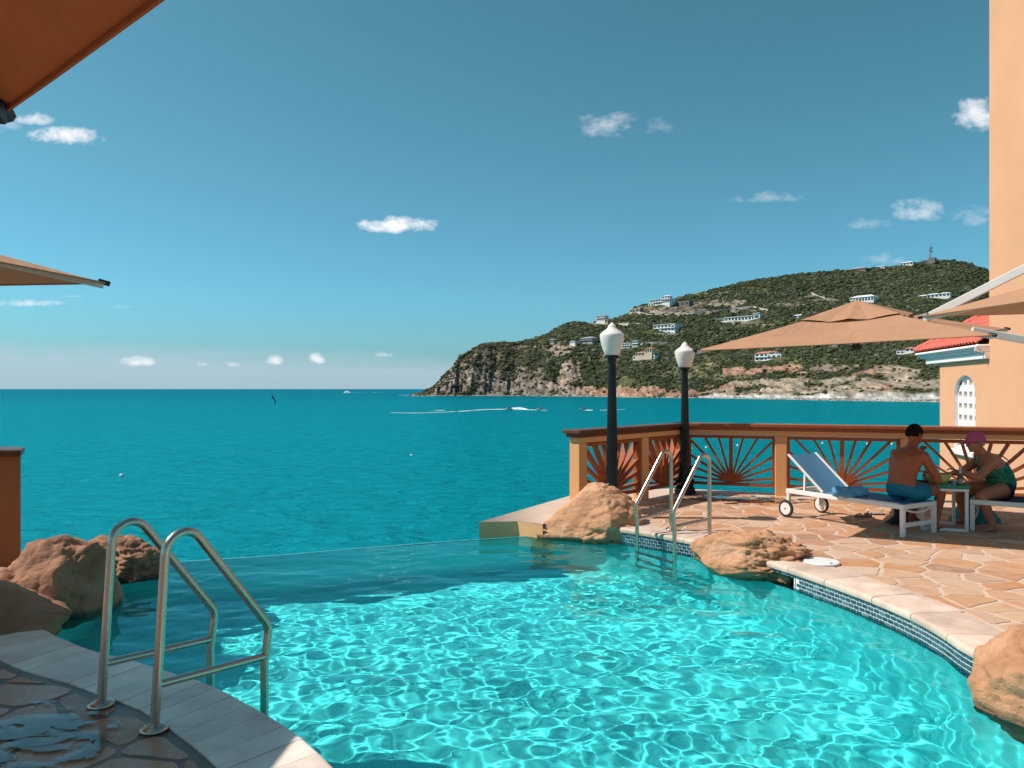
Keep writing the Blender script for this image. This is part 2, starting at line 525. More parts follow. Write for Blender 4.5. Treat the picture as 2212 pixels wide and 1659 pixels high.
# ------------------------------------------------------------------ sea
def sea_mat():
    m, nt, out = new_mat('sea_water')
    g = nt.nodes.new('ShaderNodeNewGeometry')
    sp = nt.nodes.new('ShaderNodeSeparateXYZ'); nt.links.new(g.outputs['Position'], sp.inputs[0])
    x, y, z = sp.outputs
    # depth of the sea: pale sand shallows in the bay, deep blue further out and to the open (left) side
    d = mth(nt, 'ADD', y, mth(nt, 'MULTIPLY', x, -.55))
    d = mth(nt, 'DIVIDE', mth(nt, 'LOGARITHM', mth(nt, 'MAXIMUM', d, 20), 10), 4.0)
    n1 = tex(nt, 'noise', .006, 5, .6, sc=(.35, 1, 1))
    n2 = tex(nt, 'noise', .05, 4, .6, sc=(.5, 1, 1))
    f = mth(nt, 'ADD', d, mth(nt, 'MULTIPLY', mth(nt, 'SUBTRACT', n1, .5), .16))
    f = mth(nt, 'ADD', f, mth(nt, 'MULTIPLY', mth(nt, 'SUBTRACT', n2, .5), .05))
    col = ramp(nt, f, [(.34, (.001, .20, .24)), (.55, (.001, .195, .24)), (.68, (.001, .165, .21)), (.78, (.001, .11, .155)), (.9, (.001, .065, .105)), (1.0, (.001, .05, .085))])
    # relief: swell, chop and ripples, fading where they get smaller than a pixel
    w0 = tex(nt, 'noise', .16, 3, .55, sc=(.45, 1, 1), rot=(0, 0, R(-14)), dist=.4)
    w1 = tex(nt, 'noise', .55, 4, .6, sc=(.5, 1.1, 1), rot=(0, 0, R(-18)), dist=.5)
    w2 = tex(nt, 'noise', 2.0, 3, .6, sc=(.6, 1.2, 1), rot=(0, 0, R(-10)), dist=.3)
    b0 = bump(nt, w0, 1.0, 1.5)
    b1 = bump(nt, w1, 1.0, 1.35, b0)
    w3 = tex(nt, 'noise', 6.5, 3, .6, sc=(.6, 1.3, 1), rot=(0, 0, R(-24)), dist=.3)
    b2 = bump(nt, w3, 1.0, .16, bump(nt, w2, 1.0, .75, b1))
    df = nt.nodes.new('ShaderNodeBsdfDiffuse'); nt.links.new(col, df.inputs[0]); nt.links.new(b1, df.inputs['Normal'])
    gs = nt.nodes.new('ShaderNodeBsdfGlossy'); gs.inputs[0].default_value = (.13, .86, .97, 1); gs.inputs['Roughness'].default_value = .16
    nt.links.new(b2, gs.inputs['Normal'])
    fr = nt.nodes.new('ShaderNodeFresnel'); fr.inputs[0].default_value = 1.33; nt.links.new(b2, fr.inputs['Normal'])
    ms = nt.nodes.new('ShaderNodeMixShader'); nt.links.new(mth(nt, 'MINIMUM', mth(nt, 'MULTIPLY', fr.outputs[0], 1.25), .55), ms.inputs[0])
    nt.links.new(df.outputs[0], ms.inputs[1]); nt.links.new(gs.outputs[0], ms.inputs[2]); nt.links.new(ms.outputs[0], out.inputs[0])
    return m
M_SEA = sea_mat()
mb = MB()
mb.v = [(-30000, -40, SEA), (30000, -40, SEA), (30000, 45000, SEA), (-30000, 45000, SEA)]; mb.f = [(0, 1, 2, 3)]
tag(mb.build('sea', M_SEA), kind='structure')

# ------------------------------------------------------------------ terrace
def mortar_mat():
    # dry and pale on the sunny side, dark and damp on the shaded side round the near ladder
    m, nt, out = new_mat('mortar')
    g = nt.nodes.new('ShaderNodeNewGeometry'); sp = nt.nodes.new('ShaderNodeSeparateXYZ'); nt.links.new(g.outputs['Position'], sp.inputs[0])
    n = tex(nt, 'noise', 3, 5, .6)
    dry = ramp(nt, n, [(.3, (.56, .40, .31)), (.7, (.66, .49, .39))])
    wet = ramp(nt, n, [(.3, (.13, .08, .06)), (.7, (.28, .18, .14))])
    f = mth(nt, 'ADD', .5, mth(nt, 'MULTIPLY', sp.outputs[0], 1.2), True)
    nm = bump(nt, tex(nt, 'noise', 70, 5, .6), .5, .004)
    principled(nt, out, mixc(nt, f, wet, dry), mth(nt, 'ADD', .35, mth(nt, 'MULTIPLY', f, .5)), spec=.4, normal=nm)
    return m
M_MORTAR = mortar_mat()
M_STUCCO = simple('orange_stucco', (.80, .37, .145), .8, var=.05, scale=1.5, bmp=.35, bscale=45, bdist=.004, coord='pos')
M_CREAM = simple('cream_stucco', (.74, .52, .41), .8, var=.05, scale=2, bmp=.3, bscale=60, bdist=.003, coord='pos')

def stone_mat(name, stops, rough, wet=False):
    m, nt, out = new_mat(name)
    oi = nt.nodes.new('ShaderNodeObjectInfo')
    base = ramp(nt, oi.outputs['Random'], stops)
    n = tex(nt, 'noise', 5, 6, .62, sc=(1, 1.6, 1), dist=.8)
    streak = tex(nt, 'noise', 2.4, 5, .6, sc=(1.3, .8, 1), dist=1.6)
    c = mixc(nt, mth(nt, 'MULTIPLY', mth(nt, 'SUBTRACT', n, .42), 1.9, True), base, (.60, .37, .25) if not wet else (.55, .26, .16))
    c = mixc(nt, mth(nt, 'MULTIPLY', mth(nt, 'SUBTRACT', streak, .55), 3.0, True), c, (.48, .20, .085) if not wet else (.30, .11, .055))
    h = tex(nt, 'noise', 26, 7, .65)
    h2 = tex(nt, 'noise', 6, 3, .5)
    nm = bump(nt, h, .35, .006, bump(nt, h2, .5, .012))
    r = mth(nt, 'ADD', rough, mth(nt, 'MULTIPLY', mth(nt, 'SUBTRACT', n, .5), .6), True)
    principled(nt, out, c, r, spec=.5 if wet else .3, normal=nm)
    return m
M_STONE = stone_mat('flagstone', [(0, (.52, .225, .095)), (.2, (.56, .30, .17)), (.36, (.60, .40, .28)), (.5, (.58, .36, .23)), (.62, (.42, .19, .10)), (.75, (.62, .44, .33)), (.88, (.54, .25, .115)), (1, (.36, .21, .145))], .62)
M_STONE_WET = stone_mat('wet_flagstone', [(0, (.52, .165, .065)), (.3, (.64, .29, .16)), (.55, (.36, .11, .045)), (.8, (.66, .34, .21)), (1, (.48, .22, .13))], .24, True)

DECK = [Vector((.45, 8.98)), Vector((.355, 8.83)), Vector((.066, 9.03)), Vector((-.388, 8.98)), Vector((1.0, 11.45)), Vector((2.55, 12.02)),
        Vector((9.6, 9.45)), Vector((9.6, -4)), Vector((-8.5, -4)), Vector((-8.5, 6.45)), Vector((-4.06, 6.45)), Vector((-4.0, 7.3)), Vector((-3.9, 7.44))]
# indentation so the far rock sits on the terrace corner
deck_poly = DECK + list(reversed(LCs)) + list(reversed(RCs)) + [Vector((.9, 8.8))]
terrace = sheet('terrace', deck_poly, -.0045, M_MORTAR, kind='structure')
# building mass below the terrace, with a projecting lip towards the sea
lip = MB()
lp = [Vector((.42, 8.80)), Vector((.355, 8.80)), Vector((.066, 9.03)), Vector((-.388, 8.98)), Vector((1.0, 11.45)), Vector((2.55, 12.02)), Vector((9.6, 9.45)), Vector((9.6, 9.2)), Vector((2.6, 11.6)), Vector((1.3, 11.0)), Vector((.42, 9.4))]
for i in range(1, 6):
    a, b = lp[i], lp[i + 1]
    if i in (1, 2):
        face = MB(); zb = -.30
        face.add([(a.x, a.y, -.0048), (b.x, b.y, -.0048), (b.x, b.y, zb), (a.x, a.y, zb)], [(0, 1, 2, 3)])
        face.build('kerb_face', simple('peach_kerb', (.90, .42, .20), .8, var=.05, scale=2, coord='pos'), terrace)
        continue
    lip.add([(a.x, a.y, -.0048), (b.x, b.y, -.0048), (b.x, b.y, -.09), (a.x, a.y, -.09)], [(0, 1, 2, 3)])
    t = (b - a).normalized(); nrm = Vector((t.y, -t.x)) * .085
    if i in (3, 4, 5):
        lip.add([(a.x, a.y, -.09), (b.x, b.y, -.09), (b.x + nrm.x, b.y + nrm.y, -.09), (a.x + nrm.x + (.02 if i == 3 else 0), a.y + nrm.y + (.06 if i == 3 else 0), -.09)], [(0, 1, 2, 3)])
lip.build('terrace_lip', M_CREAM, terrace)
body = MB()
bp = [Vector((.47, 8.80)), Vector((.37, 8.85)), Vector((.075, 9.05)), Vector((-.31, 9.0)), Vector((1.06, 11.37)), Vector((2.57, 11.93)), Vector((9.5, 9.38))]
for i in range(len(bp) - 1):
    a, b = bp[i], bp[i + 1]
    body.add([(a.x, a.y, -.0905), (b.x, b.y, -.0905), (b.x, b.y, SEA - 1), (a.x, a.y, SEA - 1)], [(0, 1, 2, 3)])
for a, b in ((Vector((-8.5, 6.45)), Vector((-4.06, 6.45))), (Vector((-4.06, 6.45)), Vector((-4.0, 7.3))), (Vector((-4.0, 7.3)), Vector((-3.85, 7.43))), (Vector((-8.5, -4)), Vector((-8.5, 6.45)))):
    body.add([(a.x, a.y, -.01), (b.x, b.y, -.01), (b.x, b.y, SEA - 1), (a.x, a.y, SEA - 1)], [(0, 1, 2, 3)])
body.build('terrace_wall', M_STUCCO, terrace)

# weir: the far wall of the pool that the water slips over
wr = MB()
M_WEIR = simple('weir_plaster', (.10, .52, .56), .5, var=.1, coord='pos')
for i in range(len(EDs) - 1):
    a, b = EDs[i], EDs[i + 1]
    t = (b - a).normalized(); nn = Vector((-t.y, t.x))
    a1, b1 = a + nn * .10, b + nn * .10
    z = WZ - .012
    wr.add([(a.x, a.y, z), (b.x, b.y, z), (b1.x, b1.y, z - .015), (a1.x, a1.y, z - .015), (b1.x, b1.y, SEA - 1), (a1.x, a1.y, SEA - 1)],
           [(0, 1, 2, 3), (3, 2, 4, 5)])
tag(wr.build('weir_wall', M_WEIR), kind='structure')
# thin film of water sliding over the weir
fm = MB()
prof = [(0.0, .001), (.022, .003), (.045, .002), (.068, -.004), (.09, -.02), (.104, -.05), (.107, -.2)]
for i in range(len(EDs) - 1):
    for j in range(len(prof) - 1):
        q = []
        for (p, o) in ((i, j), (i + 1, j), (i + 1, j + 1), (i, j + 1)):
            t = (EDs[min(p + 1, len(EDs) - 1)] - EDs[max(p - 1, 0)]).normalized(); nn = Vector((-t.y, t.x))
            e = EDs[p] + nn * prof[o][0]
            q.append((e.x, e.y, WZ + prof[o][1]))
        fm.add(q, [(0, 1, 2, 3)])
M_FILM = simple('water_film', (.04, .30, .34), .18, spec=.5, var=.1, coord='pos')
tag(fm.build('overflow_water', M_FILM, smooth=True, angle=80), kind='structure')

# ---- coping
M_COPING = simple('cream_coping', (.64, .46, .37), .6, var=.24, scale=4, bmp=.35, bscale=50, bdist=.004, objrand=.10, coord='pos')
M_COPING_L = simple('grey_coping', (.95, .68, .57), .42, var=.22, scale=4, bmp=.35, bscale=60, bdist=.004, objrand=.12, coord='pos')

def arc_sample(pts):
    L = [0.0]
    for i in range(1, len(pts)): L.append(L[-1] + (pts[i] - pts[i - 1]).length)
    def at(s):
        s = max(0, min(L[-1], s))
        i = min(max(np.searchsorted(L, s) - 1, 0), len(pts) - 2)
        f = (s - L[i]) / max(1e-6, L[i + 1] - L[i])
        p = pts[i].lerp(pts[i + 1], f)
        a = pts[max(i - 1, 0)]; b = pts[min(i + 2, len(pts) - 1)]
        t = (b - a).normalized()
        return p, t, Vector((-t.y, t.x))
    return at, L[-1]
atR, lenR = arc_sample(RCs)
atL, lenL = arc_sample(LCs)

def coping_piece(at, s0, s1, width, mat, parent, nose=.025, skew=0.0, tilt=0.0):
    prof = [(-nose + .004, -.048), (-nose, -.030), (-nose + .003, -.012), (-nose + .012, -.001), (-nose + .028, .004), (width, .004), (width, -.02)]
    mb = MB(); ns = max(2, int((s1 - s0) / .12) + 1); vs = []
    for k in range(ns):
        s = s0 + (s1 - s0) * k / (ns - 1)
        for (o, z) in prof:
            p, t, nn = at(s)
            q = p + nn * o + t * (skew * (o / width))
            vs.append((q.x, q.y, z + tilt))
    m = len(prof)
    fs = [(k * m + j, k * m + j + 1, (k + 1) * m + j + 1, (k + 1) * m + j) for k in range(ns - 1) for j in range(m - 1)]
    fs += [tuple(range(m)), tuple(range((ns - 1) * m + m - 1, (ns - 1) * m - 1, -1))]
    mb.add(vs, fs)
    return mb.build('coping_stone', mat, parent, smooth=True, angle=40)
s = 0.02
while s < lenR - .1:
    l = rnd.uniform(.42, .62)
    coping_piece(atR, s, min(s + l, lenR) - .006, .36 + rnd.uniform(-.02, .03), M_COPING, terrace, tilt=rnd.uniform(-.001, .001)); s += l
s = 0.0
while s < lenL - .1:
    l = rnd.uniform(.13, .19)
    coping_piece(atL, s, min(s + l, lenL) - .005, .37, M_COPING_L, terrace, skew=-.05, tilt=rnd.uniform(-.0015, .0015)); s += l

# ---- flagstones: irregular cells with recessed mortar
def voronoi_stones(region, boundary, seeds, gap):
    """cells of the seeds, kept off the boundary polyline (points, inward side given by sign)"""
    P = np.array([[p.x, p.y] for p in seeds]); out = []
    for i, c in enumerate(P):
        d = np.hypot(*(P - c).T); nb = np.argsort(d)[1:22]
        poly = [c + np.array(q) * 1.1 for q in ((-1, -1), (1, -1), (1, 1), (-1, 1))]
        cuts = [((c + P[j]) / 2, (P[j] - c) / np.linalg.norm(P[j] - c), gap) for j in nb]
        for (q, nrm) in boundary(c): cuts.append((q, nrm, 0.012))
        for (q, nrm, g) in cuts:
            new = []
            for k in range(len(poly)):
                a, b = poly[k], poly[(k + 1) % len(poly)]
                da = (a - q) @ nrm + g; db = (b - q) @ nrm + g
                if da <= 0: new.append(a)
                if da * db < 0: new.append(a + (b - a) * (da / (da - db)))
            poly = new
            if len(poly) < 3: break
        if len(poly) < 3: continue
        out.append((c, poly))
    return out

def soften(poly, rr):
    """break up straight sides a little and round the corners"""
    out = []
    n = len(poly)
    cen = sum(poly) / n
    for k in range(n):
        a, b = poly[k], poly[(k + 1) % n]
        L = np.linalg.norm(b - a)
        if L < .03: out.append((a + b) / 2); continue
        r = min(.035, L * .3)
        d = (b - a) / L
        out.append(a + d * r * rr.uniform(.5, 1.1)); 
        if L > .18:
            m = (a + b) / 2; nr = np.array([d[1], -d[0]])
            out.append(m - nr * rr.uniform(-.0, .014) * (1 if (cen - m) @ nr < 0 else -1))
        out.append(b - d * r * rr.uniform(.5, 1.1))
    return out

def make_stones(region, boundary, seeds, gap, mat, parent, visible, zc=(-.001, .002)):
    n = 0
    for c, poly in voronoi_stones(region, boundary, seeds, gap):
        if not visible(c): continue
        poly = soften(poly, rnd)
        ar = 0
        for k in range(len(poly)):
            a, b = poly[k], poly[(k + 1) % len(poly)]; ar += a[0] * b[1] - a[1] * b[0]
        if abs(ar) / 2 < .008: continue
        if not all(inside(q, region) for q in poly): continue
        z = rnd.uniform(*zc)
        cc = sum(poly) / len(poly)
        m = len(poly); mb = MB()
        tz = (rnd.uniform(-.003, .003), rnd.uniform(-.003, .003))
        vs = [(p[0] - cc[0], p[1] - cc[1], -.02) for p in poly]
        vs += [(p[0] - cc[0], p[1] - cc[1], z - .002) for p in poly]
        for p in poly:
            q = (p - cc) * (1 - .005 / max(.05, np.linalg.norm(p - cc)))
            vs.append((q[0], q[1], z + tz[0] * q[0] + tz[1] * q[1]))
        fs = [(k, (k + 1) % m, m + (k + 1) % m, m + k) for k in range(m)] + [(m + k, m + (k + 1) % m, 2 * m + (k + 1) % m, 2 * m + k) for k in range(m)] + [tuple(range(2 * m, 3 * m))]
        mb.add(vs, fs)
        o = mb.build('flagstone', mat, parent)
        o.location = (cc[0], cc[1], 0)
        n += 1
    return n

def nearest_cut(at, L, width, c):
    best = None
    for k in range(int(L / .08)):
        p, t, nn = at(k * .08)
        q = p + nn * width
        d = np.hypot(q.x - c[0], q.y - c[1])
        if best is None or d < best[0]: best = (d, q, nn)
    d, q, nn = best
    if d > 1.2: return []
    return [(np.array([q.x, q.y]), -np.array([nn.x, nn.y]))]

def seeds_in(region, spacing, aspect, n_try, test):
    out = []
    for _ in range(n_try):
        xs = [p[0] for p in region]; ys = [p[1] for p in region]
        p = Vector((rnd.uniform(min(xs), max(xs)), rnd.uniform(min(ys), max(ys))))
        if not inside(p, region) or not test(p): continue
        loc = spacing * rnd.choice((.5, .7, .95, 1.2, 1.45))
        if all(math.hypot((p.x - q.x) / aspect, (p.y - q.y)) > loc for q in out): out.append(p)
    return out
CW = .375
regR = [Vector((1.15, 8.5)), Vector((.9, 9.4)), Vector((2.62, 11.68)), Vector((9.2, 9.4)), Vector((8.6, 3.4))] + [atR(s)[0] + atR(s)[2] * .30 for s in np.linspace(lenR * .72, 0.0, 24)]
sR = seeds_in(regR, .33, 1.25, 9000, lambda p: True)
rail_a, rail_b, rail_c = Vector((.85, 9.69)), Vector((2.63, 11.68)), Vector((9.4, 9.32))
def boundR(c):
    return nearest_cut(atR, lenR, CW, c)
NR = make_stones([Vector((.7, 8.4)), Vector((.5, 9.5)), Vector((2.6, 11.95)), Vector((9.55, 9.4)), Vector((9.0, 2.6)), Vector((2.9, 2.6)), Vector((2.2, 7.0))], boundR, sR, .013, M_STONE, terrace,
                 lambda c: (c[0] / c[1]) < .82 and c[1] > 3.6)
regL = [atL(s)[0] + atL(s)[2] * .30 for s in np.linspace(.3, lenL * .86, 20)] + [Vector((-5.6, 6.0)), Vector((-5.4, 2.0)), Vector((-1.5, 1.0)), Vector((-.2, 1.2))]
sL = seeds_in(regL, .40, 1.1, 4000, lambda p: True)
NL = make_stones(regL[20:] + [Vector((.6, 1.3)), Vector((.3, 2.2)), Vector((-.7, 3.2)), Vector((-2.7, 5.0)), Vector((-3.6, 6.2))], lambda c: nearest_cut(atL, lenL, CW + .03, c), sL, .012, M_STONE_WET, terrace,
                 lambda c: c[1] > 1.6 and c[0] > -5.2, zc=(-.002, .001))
print('flagstones', NR, NL)

# ---- glass mosaic along the waterline
def tile_mat():
    m, nt, out = new_mat('glass_mosaic')
    oi = nt.nodes.new('ShaderNodeObjectInfo')
    c = ramp(nt, oi.outputs['Random'], [(0, (.012, .035, .06)), (.25, (.03, .075, .11)), (.5, (.015, .04, .065)), (.7, (.06, .13, .17)), (.88, (.02, .06, .09)), (1, (.20, .28, .32))])
    n = tex(nt, 'noise', 60, 3, .5)
    c = mixc(nt, mth(nt, 'MULTIPLY', n, .4), c, (.05, .12, .16))
    principled(nt, out, c, .12, spec=.7)
    return m
M_TILE = tile_mat()
M_GROUT = simple('tile_grout', (.80, .76, .72), .8, var=.1, scale=20, coord='pos')
def s_at_px(x):
    best = min(range(int(lenR / .01)), key=lambda k: abs(1106 + F * atR(k * .01)[0].x / atR(k * .01)[0].y - x))
    return best * .01
S_SK0, S_SK1 = s_at_px(1657.5), s_at_px(1718.5)
# grout bed the tiles sit in
gb = MB()
def strip(mb, at, s0, s1, o0, z0, z1, rev=False, step=.06):
    n = max(1, int((s1 - s0) / step))
    for k in range(n):
        a, _, na = at(s0 + (s1 - s0) * k / n); b, _, nb = at(s0 + (s1 - s0) * (k + 1) / n)
        a = a + na * o0; b = b + nb * o0
        mb.add([(a.x, a.y, z0), (b.x, b.y, z0), (b.x, b.y, z1), (a.x, a.y, z1)], [(0, 1, 2, 3)])
SE = min(lenR, s_at_px(2098) + .9)
strip(gb, atR, .03, S_SK0, -.004, -.26, -.046)
strip(gb, atR, S_SK1, SE, -.004, -.26, -.046)
strip(gb, atR, S_SK0, S_SK1, -.004, -.078, -.046)
band = tag(gb.build('tile_band', M_GROUT), kind='structure')
PW, PH = .062, .0335
tiles = []
row = 0
tmesh = MB().box((-PW / 2 + .0052, -.004, -PH / 2 + .0048), (PW / 2 - .0052, .003, PH / 2 - .0048)).mesh('tile', M_TILE, bevel=.0012)
tmesh_rest = MB()
cand = []
for row in range(6):
    z = -.046 - PH * (row + .5)
    s = .03 + (PW / 2 if row % 2 else PW * .99)
    while s < SE - PW / 2:
        if not (row >= 1 and S_SK0 - PW / 2 < s < S_SK1 + PW / 2):
            p, t, nn = atR(s)
            px = 1106 + F * p.x / p.y
            if not (1522 < px < 1640):
                cand.append(((p.xy).length + (20 if row == 5 else 0) + (30 if px > 2100 else 0), p - nn * .006, t, z))
        s += PW
cand.sort(key=lambda q: q[0])
for k, (d, p, t, z) in enumerate(cand):
    ang = math.atan2(t.y, t.x)
    if k < 300:
        o = link('tile', tmesh, band); o.location = (p.x, p.y, z); o.rotation_euler = (0, 0, ang)
    else:
        M = Matrix.Translation((p.x, p.y, z)) @ Matrix.Rotation(ang, 4, 'Z')
        tmesh_rest.box((-PW / 2 + .0052, -.004, -PH / 2 + .0048), (PW / 2 - .0052, .003, PH / 2 - .0048), M)
if tmesh_rest.v:
    tag(tmesh_rest.build('tiles', simple('glass_mosaic_far', (.03, .07, .10), .12, spec=.7, var=.6, scale=14, coord='pos'), band), kind='stuff')

# skimmer mouth under the coping
pa, ta, na = atR(S_SK0); pb, tb, nb = atR(S_SK1)
sk = thing('pool_skimmer', 'dark slot of the pool skimmer let into the blue mosaic beside the boulder', 'skimmer', (pa.x, pa.y, -.15))
M_WHITE_PL = simple('white_plastic', (.78, .77, .74), .4, var=.04)
M_DARKV = simple('skimmer_inside', (.05, .10, .10), .6)
m1 = MB()
q = [pa, pb, pb + nb * .3, pa + na * .3]
for (i, j) in ((1, 2), (2, 3), (3, 0)):
    m1.add([(q[i].x, q[i].y, -.26), (q[j].x, q[j].y, -.26), (q[j].x, q[j].y, -.079), (q[i].x, q[i].y, -.079)], [(0, 1, 2, 3)])
m1.add([(p.x, p.y, -.079) for p in q], [(0, 1, 2, 3)]); m1.add([(p.x, p.y, -.26) for p in q], [(3, 2, 1, 0)])
m1.build('recess', M_DARKV, sk, world=True)
for (p, t, nn) in ((pa, ta, na), (pb, tb, nb)):
    m2 = MB()
    M = Matrix.Translation((p.x - nn.x * .008, p.y - nn.y * .008, 0)) @ Matrix.Rotation(math.atan2(t.y, t.x), 4, 'Z')
    m2.box((-.005, -.006, -.26), (.005, .008, -.076), M)
    m2.build('frame', M_GROUT, sk, world=True)

# white skimmer lid lying in the paving
c = gp(1775, 1217, 0)
lid = thing('skimmer_lid', 'round white plastic skimmer lid lying on the coping beside the rock', 'lid', (c.x, c.y, 0.004))
MB().lathe([(.145, .0), (.152, .004), (.152, .014), (.146, .02), (.10, .022), (.001, .022)], 40).build('cover', M_WHITE_PL, lid, smooth=True)
MB().lathe([(.012, .0), (.012, .004), (.001, .004)], 12, Matrix.Translation((.04, -.11, .021))).build('finger_hole', simple('dark_hole', (.1, .1, .1), .6), lid)

# ------------------------------------------------------------------ boulders
def rock_mat(name, a, b, wetline=None):
    m, nt, out = new_mat(name)
    n = tex(nt, 'noise', 2.6, 7, .62, dist=.6)
    c = ramp(nt, n, [(.25, tuple(x * .58 for x in a)), (.5, a), (.78, b)])
    pit = tex(nt, 'noise', 11, 5, .7, sc=(1, 1, 1.6))
    c = mixc(nt, mth(nt, 'MULTIPLY', mth(nt, 'SUBTRACT', pit, .60), 5.0, True), c, tuple(x * .5 for x in a))
    g = nt.nodes.new('ShaderNodeNewGeometry'); sp = nt.nodes.new('ShaderNodeSeparateXYZ'); nt.links.new(g.outputs['Position'], sp.inputs[0])
    w = mth(nt, 'MULTIPLY', mth(nt, 'SUBTRACT', -.09, mth(nt, 'ADD', sp.outputs[2], mth(nt, 'MULTIPLY', n, .05))), 26, True)
    c = mixc(nt, w, c, tuple(x * .45 for x in a))
    nm = bump(nt, tex(nt, 'noise', 9, 9, .68, sc=(1, 1, 1.5)), .8, .06, None)
    nm = bump(nt, tex(nt, 'noise', 48, 5, .7), .5, .006, nm)
    rg = mth(nt, 'SUBTRACT', .85, mth(nt, 'MULTIPLY', w, .55))
    principled(nt, out, c, rg, spec=.3, normal=nm)
    return m
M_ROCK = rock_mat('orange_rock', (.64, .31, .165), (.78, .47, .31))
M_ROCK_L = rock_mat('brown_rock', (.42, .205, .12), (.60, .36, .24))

def boulder(label, c, rx, ry, rz, seed, mat, ang=0.0, planes=11, lump=.12, crag=.05, cragdir=None, sink=.0, cut=.86, sub=6, extra=None):
    rr = random.Random(seed)
    bm = bmesh.new(); bmesh.ops.create_icosphere(bm, subdivisions=sub, radius=1)
    pl = []
    for _ in range(planes):
        v = Vector((rr.gauss(0, 1), rr.gauss(0, 1), rr.gauss(0, .8))).normalized()
        pl.append((v, rr.uniform(cut - .12, cut + .08)))
    off = Vector((seed * 3.1, seed * 1.7, seed * .9))
    for v in bm.verts:
        p = v.co.copy()
        for (nrm, d) in pl:
            e = p.dot(nrm) - d
            if e > 0: p -= nrm * e * .92
        nv = noise.noise(p * 1.4 + off) * lump + noise.noise(p * 3.1 + off) * lump * .45
        cr = 1.0
        if cragdir is not None: cr = max(.12, min(1.0, .5 + 1.4 * p.dot(cragdir)))
        f = noise.fractal(Vector((p.x * 3.4, p.y * 3.4, p.z * 5.0)) + off, .9, 2.1, 5)
        rid = 1 - abs(noise.noise(Vector((p.x * 4.2, p.y * 4.2, p.z * 6.5)) + off * 2)) * 2
        nv += crag * cr * (f * .9 - max(0, rid - .55) * 1.3)
        p += v.co * nv
        if extra: p = extra(p)
        v.co = Vector((p.x * rx, p.y * ry, p.z * rz))
    me = bpy.data.meshes.new('boulder'); bm.to_mesh(me); bm.free()
    me.materials.append(mat)
    me.polygons.foreach_set('use_smooth', [True] * len(me.polygons))
    o = link('boulder', me); o.location = (c[0], c[1], c[2]); o.rotation_euler = (0, 0, ang)
    return tag(o, label, 'boulder', None)

# far rock at the end of the infinity edge
boulder('pointed orange boulder at the far pool corner below the lamp post', (1.00, 9.04, -.06), .64, .45, .41, 11, M_ROCK, ang=.1, lump=.10, crag=.07, cragdir=Vector((.8, -.5, -.1)), cut=.80,
        extra=lambda p: Vector((p.x * (1.25 - .62 * max(0, p.z + .1)) + .05 * p.z, p.y * (1.15 - .4 * max(0, p.z)), p.z * (1.25 if p.z > 0 else 1))))
# middle rock on the right edge
boulder('craggy orange boulder overhanging the pool between ladder and skimmer', (2.25, 7.22, -.06), .60, .40, .27, 23, M_ROCK, ang=-.45, lump=.14, crag=.16, cragdir=Vector((.9, .1, .2)), cut=.84)
# near right boulder
boulder('large pitted orange boulder at the near corner of the pool', (3.13, 4.02, -.17), .62, .62, .52, 5, M_ROCK, ang=.5, lump=.08, crag=.05, planes=14, cut=.84)
# left side
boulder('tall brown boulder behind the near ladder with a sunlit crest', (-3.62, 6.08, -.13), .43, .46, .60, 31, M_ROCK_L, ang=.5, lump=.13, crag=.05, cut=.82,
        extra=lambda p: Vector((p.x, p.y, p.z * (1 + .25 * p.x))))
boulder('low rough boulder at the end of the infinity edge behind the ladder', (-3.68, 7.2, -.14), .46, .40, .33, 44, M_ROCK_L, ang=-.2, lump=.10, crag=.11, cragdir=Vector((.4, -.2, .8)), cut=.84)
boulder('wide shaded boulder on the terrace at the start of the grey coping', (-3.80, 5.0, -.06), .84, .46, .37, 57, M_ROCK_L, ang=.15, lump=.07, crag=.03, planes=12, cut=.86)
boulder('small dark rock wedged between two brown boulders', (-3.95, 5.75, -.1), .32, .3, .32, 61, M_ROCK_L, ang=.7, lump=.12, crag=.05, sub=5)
# ------------------------------------------------------------------ balustrade
def wood_mat(name, c1, c2, rough=.45):
    m, nt, out = new_mat(name)
    n = tex(nt, 'noise', 7, 6, .6, sc=(1, 1, 1), dist=1.5, coord='obj')
    c = ramp(nt, n, [(.3, c1), (.7, c2)])
    nm = bump(nt, tex(nt, 'noise', 40, 5, .6, coord='obj'), .3, .003)
    principled(nt, out, c, rough, spec=.25, normal=nm)
    return m
M_WOOD = wood_mat('red_brown_wood', (.32, .07, .02), (.45, .12, .036), .6)
M_WOOD_D = wood_mat('dark_cap_wood', (.085, .028, .014), (.17, .055, .024), .35)
M_WOOD_R = wood_mat('rail_cap_wood', (.30, .075, .028), (.42, .12, .045), .35)

